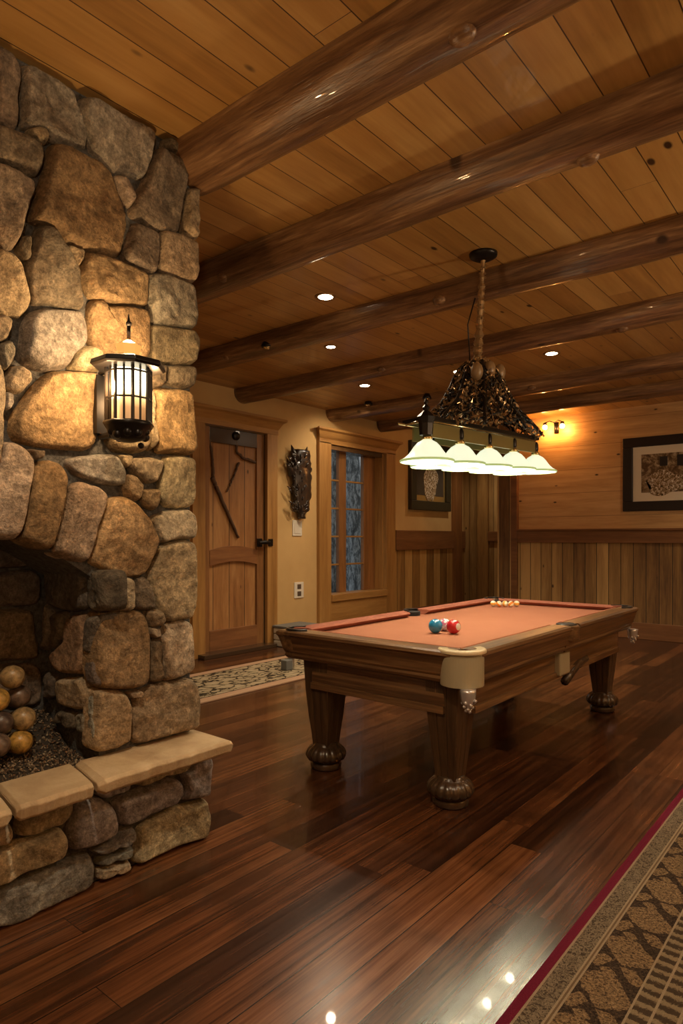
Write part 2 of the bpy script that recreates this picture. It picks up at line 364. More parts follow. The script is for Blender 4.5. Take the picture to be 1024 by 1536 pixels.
struct(boxo('baseboard_back', XW, XW+.035, 8.13, YA, 0, .2, M['capwood_y']))

# log beams
def log(Y, z=2.99, r=.131, x0=XW, x1=XR, seed=0, label='', n=170):
    bm = N(); rs = []
    for i in range(n+1):
        x = x0+(x1-x0)*i/n; ring = []
        for k in range(28):
            a = 2*PI*k/28
            rr = r*(1+.05*noise.noise(Vector((x*.9, math.cos(a)*1.2+seed*9, math.sin(a)*1.2)))+.035*noise.noise(Vector((x*4, math.cos(a)*3+seed*5, math.sin(a)*3))))
            ring.append((x, Y+rr*math.cos(a)+.012*math.sin(x*1.1+seed), z+rr*math.sin(a)+.008*math.sin(x*1.7+seed*2)))
        rs.append(ring)
    rings(bm, rs)
    for k in range(3):                                   # branch stubs
        x = x0+1.0+(x1-x0-1.6)*((k+.37*seed) % 3)/3; a = -PI/2+R.uniform(-.9, .9)
        sphere(bm, (x, Y+r*.93*math.cos(a), z+r*.93*math.sin(a)), .035, 12, 1.4, 1, 1)
    o = obj('log_beam', bm, M['log'], smooth=True)
    return tag(o, label, 'ceiling beam', 'peeled log beams under the board ceiling')
log(1.848, r=.142, z=2.998, x0=-2.40, seed=1, label='thick log beam nearest the viewer, its left end meeting the top of the stone chimney')
log(2.703, r=.135, seed=2, label='second log beam from the front, between the chimney top beam and the black lamp canopy')
log(3.894, seed=3, label='third log beam, running just behind the black ceiling canopy of the pool table lamp')
log(5.106, seed=4, label='fourth log beam, its rounded left end just above the rustic door')
log(6.703, seed=5, label='fifth log beam, left end above the window, second from the far plank wall')
log(7.829, seed=6, label='farthest log beam, just in front of the plank wall with the twin bulb sconce')

# ------------------------------------------------------------------ door
dr = thing('door_1', None, None, (XW, (dY0+dY1)/2, 0), kind='structure')
bm = box(N(), XW-.09, XW-.05, dY0, dY1, .03, dZ-.01); ds = obj('door_slab', bm, M['doorwood'], dr)
def dz(py): return at(397, py, X=XW).z
for y0_, y1_ in ((dY0, dY0+.11), (dY1-.11, dY1)): boxo('door_stile', XW-.05, XW-.02, y0_, y1_, .03, dZ-.01, M['doorstile'], dr)
boxo('top_rail', XW-.05, XW-.018, dY0+.11, dY1-.11, dZ-.18, dZ-.01, M['darkoak'], dr)
boxo('bottom_rail', XW-.05, XW-.018, dY0+.11, dY1-.11, .03, .27, M['doorrail'], dr)
# arched lock rail
bm = N(); pts = []
n = 12
for i in range(n+1): t = i/n; pts.append((XW-.05, dY0+.11+t*(dY1-dY0-.22), 1.16+.05*math.sin(PI*t)))
for i in range(n+1): t = 1-i/n; pts.append((XW-.05, dY0+.11+t*(dY1-dY0-.22), .99+.045*math.sin(PI*t)))
prism(bm, pts, .034, (1, 0, 0)); obj('lock_rail', bm, M['doorrail'], dr, bevel=.003)
def stick(name, px, r0, r1, parent, X=XW-.03, m='twig', n=18, wob=.012):
    P = [at(a, b, X=X) for a, b in px]; pts = []; rad = []
    for i in range(n+1):
        u = i/n*(len(P)-1); k = min(int(u), len(P)-2); f = u-k
        f2 = f*f*(3-2*f)*.4+f*.6
        p = P[k].lerp(P[k+1], f2)+Vector((0, wob*noise.noise(Vector((i*.6, r0*99, 0))), wob*noise.noise(Vector((i*.6, 7, r0*88)))))
        pts.append(p); rad.append((r0+(r1-r0)*i/n)*(1+.2*noise.noise(Vector((i*.9, 3, r0*50)))))
    return obj(name, tube(N(), pts, rad, 8), M[m], parent, smooth=True)
stick('driftwood_stick', [(318, 716), (324, 730), (342, 770), (357, 806)], .026, .014, dr)
stick('driftwood_stick', [(314, 658), (319, 690), (320, 718)], .012, .018, dr)
stick('driftwood_stick', [(354, 650), (355, 678), (366, 688), (383, 693)], .012, .02, dr)
stick('driftwood_stick', [(358, 694), (348, 722), (340, 738)], .014, .008, dr)
bm = N(); sphere(bm, at(354, 654, X=XW-.01), .055, 14, .5, 1, .9); obj('door_knocker', bm, M['iron'], dr, smooth=True)
# casing
boxo('casing', XW-.02, XW+.045, dY1, dY1+.17, 0, dZ+.01, M['casing'], dr)
boxo('casing', XW-.02, XW+.045, dY0-.17, dY0, 0, dZ+.01, M['casing'], dr)
def crown(name, y0_, y1_, z0, z1, parent, m):
    bm = N(); pts = [(XW, z0), (XW+.05, z0), (XW+.05, z0+.06), (XW+.065, z0+.085), (XW+.09, z1-.05), (XW+.125, z1-.03), (XW+.125, z1), (XW, z1)]
    e = [0, 0, 0, .015, .05, .085, .085, 0]
    rings(bm, [[(p[0], y0_-e[i], p[1]) for i, p in enumerate(pts)], [(p[0], y1_+e[i], p[1]) for i, p in enumerate(pts)]])
    return obj(name, bm, m, parent, bevel=.004)
crown('head_casing', dY0-.17, dY1+.18, dZ, dZ+.19, dr, M['casing_y'])
boxo('threshold', XW-.05, XW+.16, dY0-.1, dY1+.05, 0, .045, M['darkoak'], dr)
# latch
hp = at(393, 814, X=XW)
bm = N(); box(bm, XW-.02, XW-.005, hp.y-.07, hp.y+.01, hp.z-.05, hp.z+.05); tube(bm, [(XW-.01, hp.y-.03, hp.z), (XW+.06, hp.y-.03, hp.z)], .015, 10)
tube(bm, [(XW+.055, hp.y-.1, hp.z), (XW+.062, hp.y, hp.z+.005), (XW+.05, hp.y+.08, hp.z)], [.02, .026, .022], 10)
obj('door_latch', bm, M['iron'], dr, bevel=.003)
boxo('strike_plate', XW+.045, XW+.06, dY1+.01, dY1+.08, hp.z-.04, hp.z+.045, M['iron'], dr)

# ------------------------------------------------------------------ window
wd = thing('window_1', None, None, (XW, (wY0+wY1)/2, wZ0), kind='structure')
boxo('casing', XW-.0, XW+.05, wY0-.24, wY0, 0, wZ1+.02, M['casing'], wd)
boxo('casing', XW-.0, XW+.05, wY1, wY1+.23, 0, wZ1+.02, M['casing'], wd)
crown('head_casing', wY0-.24, wY1+.24, wZ1, wZ1+.2, wd, M['casing_y'])
boxo('apron_panel', XW-.0, XW+.045, wY0, wY1, .0, wZ0-.05, M['casing_y'], wd)
boxo('window_sill', XW-.2, XW+.07, wY0-.0, wY1, wZ0-.05, wZ0+.04, M['casing_y'], wd)
xf = XW-.17
boxo('jamb', XW-.2, XW, wY0, wY0+.03, wZ0+.04, wZ1, M['casing'], wd)
boxo('jamb', XW-.2, XW, wY1-.04, wY1, wZ0+.04, wZ1, M['casing'], wd)
boxo('head_jamb', XW-.2, XW, wY0+.03, wY1-.04, wZ1-.06, wZ1, M['darkoak'], wd)
ymid = at(517, 780, X=xf).y
yr_ = at(543, 780, X=xf).y
boxo('mullion', xf-.03, xf+.03, at(508.5, 780, X=xf+.03).y, at(519, 780, X=xf+.03).y, wZ0+.04, wZ1-.06, M['doorstile'], wd)
boxo('sash_stile', xf-.03, xf+.03, yr_, wY1-.04, wZ0+.04, wZ1-.06, M['doorstile'], wd)
for k in range(1, 5):
    z = wZ0+.04+(wZ1-.06-wZ0-.04)*k/5; boxo('muntin', xf-.015, xf+.022, wY0+.03, yr_, z-.012, z+.012, M['casing_y'], wd)
yb = at(541, 780, X=xf).y
glass = mat('window glass', (1, 1, 1), .02, trans=1.0); glass.node_tree.nodes['Principled BSDF'].inputs['IOR'].default_value = 1.1
boxo('window_pane', xf-.004, xf, wY0+.03, wY1-.04, wZ0+.04, wZ1-.06, glass, wd, bevel=0)
# outside: snowy ground, tree trunks, grey log post
snow = mat('snowy ground', (.35, .42, .5), .9); bark = wood('grey bark', [(0, (.02, .02, .02)), (.45, (.14, .16, .17)), (.6, (.42, .46, .48)), (1, (.75, .80, .84))], 'z', 'y', rough=.9, grain=9, bump=1, stretch=3)
tag(boxo('snow_ground', XW-9, XW-.35, 3, 20, -.3, -.1, snow, bevel=0), 'pale bluish snowy ground outside the window', 'ground', kind='structure')
for i, (px, d, r, lb) in enumerate([(497, 1.6, .13, 'mottled grey tree trunk seen through the left column of window panes'), (531, 2.2, .17, 'pale grey tree trunk seen through the right column of window panes'), (548, 1.3, .04, 'thin pale sapling trunk at the right edge of the window glass'), (487, 4.5, .2, 'dim trunk farther back behind the left window panes'), (516, 4.8, .25, 'dim trunk farther back behind the window mullion')]):
    p = at(px, 780, X=XW-.2-d); bm = N()
    rings(bm, [[(p.x+rr*math.cos(a)+.05*math.sin(z+i), p.y+rr*math.sin(a)+.04*math.sin(z*1.3+i), z) for a in (2*PI*k/16 for k in range(16)) for rr in (r*(1.1-.06*z)*(1+.12*noise.noise(Vector((math.cos(a)*2, math.sin(a)*2+i*5, z*1.5)))),)] for z in [(-.25+4.5*j/24) for j in range(25)]])
    tag(obj('tree_trunk', bm, bark, smooth=True), lb, 'tree trunk')

# ------------------------------------------------------------------ stone fireplace
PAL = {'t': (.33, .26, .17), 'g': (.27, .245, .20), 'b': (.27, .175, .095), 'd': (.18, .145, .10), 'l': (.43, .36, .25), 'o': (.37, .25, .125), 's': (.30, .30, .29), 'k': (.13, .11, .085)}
def stone(bm, cl, poly, put, depth, c, seed, tilt=.25, back=.06):
    """poly: 2-D outline in plane units (metres); put(u, v, h) -> 3-D"""
    P = [Vector(p) for p in poly]
    for _ in range(2):
        Q = []
        for i in range(len(P)):
            a, b = P[i], P[(i+1) % len(P)]; Q += [a.lerp(b, .14), a.lerp(b, .86)]
        P = Q
    # resample
    L = [0]
    for i in range(len(P)): L.append(L[-1]+(P[(i+1) % len(P)]-P[i]).length)
    n = 56; T = L[-1]; out = []; k = 0
    for j in range(n):
        s = T*j/n
        while L[k+1] < s: k += 1
        f = (s-L[k])/max(1e-9, L[k+1]-L[k]); out.append(P[k].lerp(P[(k+1) % len(P)], f))
    cen = sum(out, Vector((0, 0)))/n
    rad = sum((p-cen).length for p in out)/n
    ts = [0, .03, .07, .12, .19, .28, .38, .5, .62, .75, .88, 1]
    rw = min(.022, rad*.40); amp = .009 if R.random() < .6 else .020
    tu, tv = R.uniform(-tilt, tilt), R.uniform(-tilt, tilt)
    j = R.uniform(.82, 1.18); col = (c[0]*j, c[1]*j*R.uniform(.96, 1.04), c[2]*j*R.uniform(.9, 1.1), 1)
    def vert(p, h):
        v = bm.verts.new(put(p.x, p.y, h)); return v
    V = [[vert(p+(p-cen)*.01, -back) for p in out]]
    for t in ts[:-1]:
        row = []
        for p in out:
            q = p+(cen-p)*t
            u = min(1, t*(p-cen).length/rw)
            w3 = Vector((q.x*1.0, q.y*1.0, seed*3.7))
            hh = depth*(1-(1-u)**2.2)*(.75+.25*(1+noise.noise(w3*6)))+u*((q-cen).x*tu+(q-cen).y*tv)*.5
            hh += u*(amp*noise.noise(w3*7)+amp*.55*noise.noise(w3*20)+.0045*noise.noise(w3*52))
            hh += u*.012*max(0, noise.noise(w3*4+Vector((5, 0, 0))))
            jt = (q-cen).normalized()*.004*noise.noise(w3*30) if t < .1 else Vector((0, 0))
            row.append(vert(q+jt, hh))
        V.append(row)
    w3 = Vector((cen.x, cen.y, seed*3.7))
    top = vert(cen, depth*(.75+.25*(1+noise.noise(w3*6)))+amp*noise.noise(w3*7)+amp*.55*noise.noise(w3*20)+.0045*noise.noise(w3*52)+.012*max(0, noise.noise(w3*4+Vector((5, 0, 0)))))
    fs = []
    for a, b in zip(V, V[1:]):
        for i in range(n): fs.append(bm.faces.new((a[i], a[(i+1) % n], b[(i+1) % n], b[i])))
    for i in range(n): fs.append(bm.faces.new((V[-1][i], V[-1][(i+1) % n], top)))
    for f in fs:
        for lp in f.loops: lp[cl] = col
def stones(name, lst, put, proj2, depth, parent, tilt=.25):
    bm = N(); cl = bm.loops.layers.float_color.new('Col')
    for i, (c, poly) in enumerate(lst):
        stone(bm, cl, [proj2(*p) for p in poly], put, depth, PAL[c], i+len(name), tilt)
    me = bpy.data.meshes.new(name); bmesh.ops.recalc_face_normals(bm, faces=bm.faces); bm.to_mesh(me); bm.free()
    return link(name, me, M['stone'], parent, smooth=True)
XC, HH, YE = -2.325, .447, 1.83
YJ = 1.345                                     # firebox jamb
fp = thing('stone_fireplace', 'fieldstone fireplace and chimney with raised hearth rising to the ceiling at left', 'fireplace', (XC, .8, 0))
A = [('d', [(-20, 60), (60, 108), (104, 170), (108, 215), (97, 290), (103, 370), (98, 438), (50, 430), (-20, 412)]),
 ('g', [(117, 158), (160, 160), (280, 225), (352, 280), (372, 340), (400, 400), (415, 460), (410, 528), (360, 520), (290, 505), (240, 490), (215, 450), (150, 440), (118, 430), (120, 330), (113, 230)]),
 ('t', [(150, 450), (185, 438), (220, 450), (237, 475), (228, 505), (200, 508), (160, 480)]),
 ('d', [(-20, 425), (60, 445), (150, 480), (205, 520), (212, 570), (205, 620), (180, 655), (120, 630), (60, 600), (-20, 585)]),
 ('b', [(260, 515), (330, 525), (400, 560), (470, 590), (525, 640), (560, 740), (590, 830), (590, 900), (570, 1000), (545, 1035), (470, 1010), (400, 990), (300, 960), (270, 915), (200, 880), (160, 870), (165, 800), (200, 730), (225, 640), (232, 560)]),
 ('g', [(385, 310), (430, 315), (510, 335), (600, 385), (712, 445), (718, 480), (712, 560), (690, 630), (665, 672), (600, 650), (530, 635), (480, 580), (440, 545), (430, 490), (405, 440), (385, 380)]),
 ('l', [(540, 660), (575, 670), (610, 720), (627, 770), (612, 795), (585, 785), (565, 740)]),
 ('d', [(765, 480), (810, 485), (855, 515), (863, 550), (862, 598), (820, 575), (755, 530)]),
 ('d', [(735, 535), (800, 570), (860, 610), (862, 700), (845, 820), (828, 915), (780, 905), (730, 905), (670, 870), (610, 835), (625, 770), (680, 680), (710, 590)]),
 ('t', [(875, 718), (925, 725), (938, 755), (935, 860), (908, 955), (870, 935), (842, 910), (860, 820)]),
 ('d', [(630, 875), (700, 900), (742, 925), (742, 1000), (728, 1105), (670, 1085), (580, 1050), (585, 1000), (610, 930)]),
 ('t', [(755, 910), (830, 925), (910, 965), (918, 1030), (912, 1100), (900, 1143), (830, 1130), (760, 1100), (742, 1085), (748, 1000)]),
 ('t', [(-20, 595), (40, 608), (110, 645), (168, 685), (172, 725), (140, 820), (120, 910), (80, 990), (40, 975), (-20, 960)]),
 ('d', [(120, 940), (150, 935), (155, 980), (150, 1040), (130, 1045), (95, 985)]),
 ('d', [(190, 885), (250, 895), (290, 950), (340, 1030), (380, 1095), (388, 1180), (400, 1260), (300, 1252), (240, 1235), (165, 1240), (145, 1160), (138, 1070), (165, 990)]),
 ('t', [(315, 975), (400, 1000), (395, 1040), (365, 1080), (340, 1040)]),
 ('o', [(405, 1008), (470, 1020), (560, 1050), (640, 1085), (688, 1115), (692, 1180), (688, 1250), (640, 1245), (540, 1240), (470, 1225), (430, 1210), (402, 1160), (385, 1090)]),
 ('g', [(700, 1108), (760, 1105), (850, 1140), (895, 1160), (905, 1200), (910, 1310), (895, 1357), (800, 1347), (712, 1330), (697, 1250)])]
Bs = [('t', [(-20, -220), (60, -195), (110, -150), (145, -30), (155, 20), (140, 60), (110, 92), (60, 85), (-20, 70)]),
 ('t', [(-20, 95), (40, 88), (70, 110), (68, 150), (50, 190), (10, 215), (-20, 215)]),
 ('g', [(10, 225), (60, 205), (82, 240), (80, 280), (50, 330), (35, 340), (12, 280)]),
 ('g', [(170, 75), (230, 60), (330, 65), (400, 75), (412, 130), (415, 200), (400, 232), (355, 265), (325, 320), (280, 335), (220, 340), (170, 330), (120, 300), (108, 270), (125, 200), (130, 130)]),
 ('b', [(430, 30), (475, 20), (480, 50), (600, 50), (685, 70), (690, 150), (690, 285), (640, 300), (560, 300), (480, 290), (430, 230), (420, 150)]),
 ('l', [(335, 330), (360, 275), (400, 240), (440, 232), (475, 255), (480, 300), (470, 342), (400, 345)]),
 ('d', [(705, 135), (790, 145), (890, 165), (915, 200), (918, 260), (900, 310), (840, 313), (770, 308), (710, 290), (700, 200)]),
 ('d', [(782, 322), (895, 325), (905, 360), (895, 415), (850, 420), (778, 402)]),
 ('d', [(710, 312), (768, 320), (768, 400), (745, 418), (715, 420), (695, 350)]),
 ('o', [(250, 350), (330, 348), (470, 354), (478, 450), (478, 590), (440, 690), (400, 702), (320, 695), (200, 685), (90, 660), (70, 610), (75, 560), (130, 480), (190, 400)]),
 ('o', [(725, 427), (800, 428), (890, 437), (898, 520), (905, 620), (905, 700), (880, 726), (800, 715), (735, 718), (724, 640), (724, 540)]),
 ('l', [(690, 430), (715, 430), (720, 600), (722, 690), (692, 706), (688, 560)]),
 ('t', [(485, 360), (680, 360), (682, 560), (686, 700), (640, 713), (560, 710), (520, 690), (488, 600)]),
 ('t', [(70, 330), (110, 322), (150, 350), (158, 390), (120, 435), (70, 438), (44, 420), (50, 370)]),
 ('g', [(40, 447), (70, 450), (75, 490), (60, 515), (38, 520)]),
 ('t', [(-20, 280), (15, 300), (36, 370), (34, 520), (22, 640), (0, 785), (-20, 790)]),
 ('l', [(32, 672), (80, 670), (130, 695), (170, 745), (165, 830), (145, 930), (120, 1040), (95, 1105), (40, 1100), (-20, 1090), (-20, 820), (10, 760)]),
 ('t', [(150, 703), (210, 710), (205, 740), (175, 748)]),
 ('b', [(182, 762), (250, 757), (300, 775), (323, 830), (313, 900), (298, 980), (275, 1080), (255, 1150), (190, 1145), (107, 1105), (122, 1060), (147, 960), (162, 860)]),
 ('t', [(347, 862), (400, 855), (470, 875), (503, 910), (493, 960), (465, 1040), (440, 1140), (410, 1212), (340, 1200), (267, 1170), (282, 1100), (312, 1000), (332, 920)]),
 ('s', [(325, 748), (400, 735), (520, 725), (550, 740), (580, 800), (580, 860), (520, 865), (460, 850), (380, 820), (332, 782)]),
 ('l', [(552, 728), (612, 730), (605, 770), (585, 785), (562, 765)]),
 ('l', [(620, 742), (700, 740), (758, 755), (750, 800), (730, 850), (670, 850), (627, 815), (607, 780)]),
 ('t', [(590, 822), (625, 820), (658, 860), (660, 900), (640, 935), (600, 920), (587, 880)]),
 ('t', [(668, 887), (738, 882), (736, 940), (720, 975), (680, 960), (667, 930)]),
 ('l', [(770, 734), (850, 732), (900, 747), (905, 800), (905, 900), (895, 953), (850, 967), (780, 962), (748, 930), (748, 860), (762, 800)]),
 ('l', [(707, 1012), (780, 987), (870, 975), (898, 1002), (905, 1060), (895, 1108), (820, 1108), (742, 1128), (727, 1080)]),
 ('o', [(520, 927), (580, 918), (640, 960), (690, 1030), (735, 1115), (713, 1180), (688, 1255), (643, 1283), (560, 1270), (480, 1240), (432, 1215), (452, 1130), (482, 1040), (505, 960)])]
C3 = [('t', [(720, 102), (800, 88), (840, 97), (848, 180), (855, 270), (845, 370), (828, 423), (780, 428), (732, 435), (702, 400), (682, 330), (660, 240), (688, 160)]),
 ('l', [(476, 234), (588, 250), (592, 320), (586, 390), (484, 394), (474, 330)]),
 ('d', [(600, 252), (640, 247), (662, 290), (673, 340), (671, 383), (602, 386), (598, 320)]),
 ('b', [(440, 407), (520, 397), (620, 394), (643, 420), (659, 500), (662, 600), (652, 690), (610, 720), (520, 726), (442, 718), (424, 640), (428, 520)]),
 ('t', [(645, 390), (700, 387), (715, 430), (700, 453), (667, 458), (650, 420)]),
 ('t', [(665, 466), (698, 464), (700, 498), (675, 505), (662, 488)]),
 ('d', [(677, 518), (700, 514), (711, 560), (709, 690), (682, 698), (666, 690), (674, 600)]),
 ('l', [(732, 447), (800, 432), (840, 447), (845, 540), (843, 648), (780, 677), (724, 687), (718, 600), (707, 505)]),
 ('t', [(602, 752), (642, 727), (720, 702), (820, 682), (855, 702), (862, 800), (852, 892), (760, 918), (605, 962), (586, 928), (592, 830)]),
 ('t', [(432, 732), (548, 737), (573, 800), (572, 950), (520, 980), (450, 995), (420, 975), (428, 820)]),
 ('t', [(562, 742), (618, 732), (610, 760), (577, 765)])]
kA, kC = 340/1024, 360/1024
front = [(c, [(x*kA, 40+y*kA) for x, y in p]) for c, p in A]+[(c, [(x*kA, 440+y*kA) for x, y in p]) for c, p in Bs]+[(c, [(x*kC, 780+y*kC) for x, y in p]) for c, p in C3]
def onX(X):
    def f(px, py):
        p = at(px, py, X=X); return (p.y, p.z)
    return f
# stones beyond the left edge of the frame
ext = []
zz = 1.42
rowh = [.30, .34, .28, .33, .26]
ex2 = []
for rI, hh in enumerate(rowh):
    y = .86-.03*(rI % 2); 
    while y > -1.0:
        wd_ = R.uniform(.2, .38)
        g = .014; y0_, y1_ = y-wd_+g, y-g; z0, z1 = zz+g, min(CEIL-.02, zz+hh)-g
        jj = lambda: R.uniform(-.02, .02)
        ex2.append((R.choice('tgbd'), [(y0_+jj()*.3, z0), (y1_+jj()*.3, z0+jj()*.3), (y1_, (z0+z1)/2), (y1_+jj()*.3, z1), (y0_, z1+jj()*.3), (y0_+jj()*.3, (z0+z1)/2)]))
        y -= wd_
    zz += hh
bm = N(); cl = bm.loops.layers.float_color.new('Col')
putX = lambda X: (lambda u, v, h: (X+h, u, v))
f2 = onX(XC+.02)
for i, (c, poly) in enumerate(front):
    P = [f2(*p) for p in poly]
    P = [(min(a, YE), b) for a, b in P]
    cx_ = sum(p[0] for p in P)/len(P); cz_ = sum(p[1] for p in P)/len(P)
    gr = [max(1e-6, math.hypot(p[0]-cx_, p[1]-cz_)) for p in P]
    P = [(cx_+(p[0]-cx_)*(1+.007/g_), cz_+(p[1]-cz_)*(1+.007/g_)) for p, g_ in zip(P, gr)]
    P = [(min(a, YE), min(b, CEIL-.008)) for a, b in P]
    stone(bm, cl, P, putX(XC-.035), .046, PAL[c], i)
for i, (c, P) in enumerate(ex2): stone(bm, cl, P, putX(XC-.035), .055, PAL[c], 100+i)
bmesh.ops.recalc_face_normals(bm, faces=bm.faces); me = bpy.data.meshes.new('chimney_stones'); bm.to_mesh(me); bm.free()
link('chimney_stones', me, M['stone'], fp, smooth=True)
# chimney body with arched firebox opening
arch = [(.12, HH-.06), (.12, 1.15), (.25, 1.28), (.5, 1.37), (.75, 1.385), (.97, 1.345), (1.12, 1.28), (1.24, 1.21), (YJ+.02, 1.13), (YJ+.02, HH-.06)]
_pts = [(XC-.045, YE-.035, HH-.06), (XC-.045, YE-.035, CEIL), (XC-.045, -1.0, CEIL), (XC-.045, -1.0, HH-.06)]+[(XC-.045, a, b) for a, b in arch]
bm = N(); xa, xb = XC-.45, XC-.036
box(bm, xa, xb, YJ+.02, YE-.03, HH-.06, CEIL-.003); box(bm, xa, xb, -1.0, .12, HH-.06, CEIL-.003)
for (a, za), (b, zb_) in zip(arch[1:-1], arch[2:-1]):
    rings(bm, [[(x, a, za), (x, b, zb_), (x, b, CEIL-.003), (x, a, CEIL-.003)] for x in (xa, xb)])
obj('chimney_body', bm, M['mortar'], fp)
boxo('firebox_back', XC-.80, XC-.475, -1.0, YE-.035, 0, CEIL-.003, M['mortar'], fp, bevel=0)
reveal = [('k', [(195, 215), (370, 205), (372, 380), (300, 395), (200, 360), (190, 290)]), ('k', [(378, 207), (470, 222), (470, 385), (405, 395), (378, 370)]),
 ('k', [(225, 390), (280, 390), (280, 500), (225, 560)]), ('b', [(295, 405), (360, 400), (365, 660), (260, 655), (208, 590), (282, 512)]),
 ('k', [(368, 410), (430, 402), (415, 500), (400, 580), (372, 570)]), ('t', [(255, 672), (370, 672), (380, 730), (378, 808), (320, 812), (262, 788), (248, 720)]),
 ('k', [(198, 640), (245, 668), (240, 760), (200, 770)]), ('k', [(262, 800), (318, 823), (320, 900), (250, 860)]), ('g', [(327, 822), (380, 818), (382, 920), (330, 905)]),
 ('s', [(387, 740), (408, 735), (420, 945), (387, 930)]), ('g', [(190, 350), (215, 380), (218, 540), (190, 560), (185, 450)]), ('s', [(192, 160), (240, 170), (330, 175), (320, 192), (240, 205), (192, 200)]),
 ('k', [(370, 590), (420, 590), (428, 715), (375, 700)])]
def onY(px, py): p = at(px, py, Y=YJ); return (p.x, p.z)
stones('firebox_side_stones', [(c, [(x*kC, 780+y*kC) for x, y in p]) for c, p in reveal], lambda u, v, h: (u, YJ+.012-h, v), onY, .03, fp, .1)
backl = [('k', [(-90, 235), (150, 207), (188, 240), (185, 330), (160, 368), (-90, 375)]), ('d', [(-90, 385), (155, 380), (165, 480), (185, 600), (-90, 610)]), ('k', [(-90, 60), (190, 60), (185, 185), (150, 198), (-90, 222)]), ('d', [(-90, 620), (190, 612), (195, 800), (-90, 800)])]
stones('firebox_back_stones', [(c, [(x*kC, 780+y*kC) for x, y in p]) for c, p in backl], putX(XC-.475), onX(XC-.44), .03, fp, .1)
# hearth
XH = -2.243
hb = [('t', [(-60, 492), (40, 488), (70, 520), (73, 560), (48, 600), (-60, 632)]), ('t', [(87, 492), (130, 457), (220, 422), (300, 395), (330, 402), (326, 450), (288, 508), (220, 533), (150, 558), (97, 566), (84, 530)]),
 ('t', [(-60, 655), (40, 612), (90, 582), (180, 567), (280, 528), (296, 547), (303, 600), (293, 638), (200, 688), (90, 733), (-60, 800)]), ('g', [(-60, 815), (90, 752), (200, 702), (330, 652), (400, 632), (416, 660), (418, 740), (388, 780), (250, 850), (100, 925), (30, 953), (-60, 950)]),
 ('g', [(347, 412), (400, 387), (450, 397), (503, 432), (519, 500), (515, 545), (458, 588), (400, 613), (320, 626), (311, 580), (318, 500), (332, 440)]), ('g', [(412, 367), (450, 342), (540, 310), (573, 302), (575, 348), (543, 372), (467, 407), (432, 390)]),
 ('t', [(592, 312), (640, 282), (740, 247), (800, 222), (826, 227), (823, 260), (790, 283), (700, 313), (602, 349), (586, 340)]), ('g', [(497, 414), (560, 383), (650, 343), (758, 305), (792, 327), (800, 370), (773, 418), (700, 452), (602, 497), (540, 522), (517, 460)]),
 ('g', [(842, 218), (905, 192), (920, 230), (915, 300), (905, 388), (850, 402), (788, 410), (812, 370), (804, 310), (782, 285), (832, 270)]), ('t', [(612, 522), (700, 473), (780, 433), (860, 413), (900, 398), (910, 470), (900, 558), (820, 588), (700, 638), (592, 687), (580, 660), (603, 600)]),
 ('g', [(403, 627), (460, 607), (520, 563), (560, 533), (596, 526), (600, 560), (568, 598), (500, 622), (430, 643)]), ('g', [(432, 652), (500, 632), (588, 601), (583, 640), (540, 667), (430, 692)]), ('t', [(432, 706), (500, 682), (568, 661), (573, 690), (540, 717), (460, 745), (430, 750)])]
stones('hearth_stones', [({'g': 's', 't': 'l'}.get(c, c), [(x*kC, 1060+y*kC) for x, y in p]) for c, p in hb], putX(XH-.05), onX(XH), .05, fp, .1)
bm = N(); box(bm, XC-.475, XH-.055, -1.0, YE-.03, 0, HH-.055); obj('hearth_core', bm, M['mortar'], fp)
def slab(y0a, y0b, y1a, y1b, nm):
    """front edge y0a..y1a, back edge y0b..y1b"""
    bm = N(); xf_, xb = -2.112, -2.372; n = 26; rs = []
    for i in range(n+1):
        t = i/n; ya = y0a+(y1a-y0a)*t; yb_ = y0b+(y1b-y0b)*t
        w_ = .008*noise.noise(Vector((ya*14, 2, 0)))+.004*noise.noise(Vector((ya*45, 2, 0))); e = .012 if i in (0, n) else 0
        rs.append([(xb, yb_, HH-.055+e), (xb, yb_, HH-e), ((xb+xf_)/2, (ya+yb_)/2, HH-e+.003*noise.noise(Vector((ya*8, 0, 5)))), (xf_-.012+w_-e, ya, HH-e), (xf_+w_*1.5-e, ya, HH-.012-e), (xf_+w_*1.8-e-.004, ya, HH-.045+e), (xf_-.014+w_-e, ya, HH-.055+e)])
    rings(bm, rs); return obj('hearth_slab', bm, M['slab'], fp, smooth=False, bevel=.003)
slab(1.225, 1.272, 1.845, 1.845, 1); slab(.945, .985, 1.212, 1.260, 2); slab(.35, .35, .932, .972, 3); slab(-.5, -.5, .34, .34, 4)

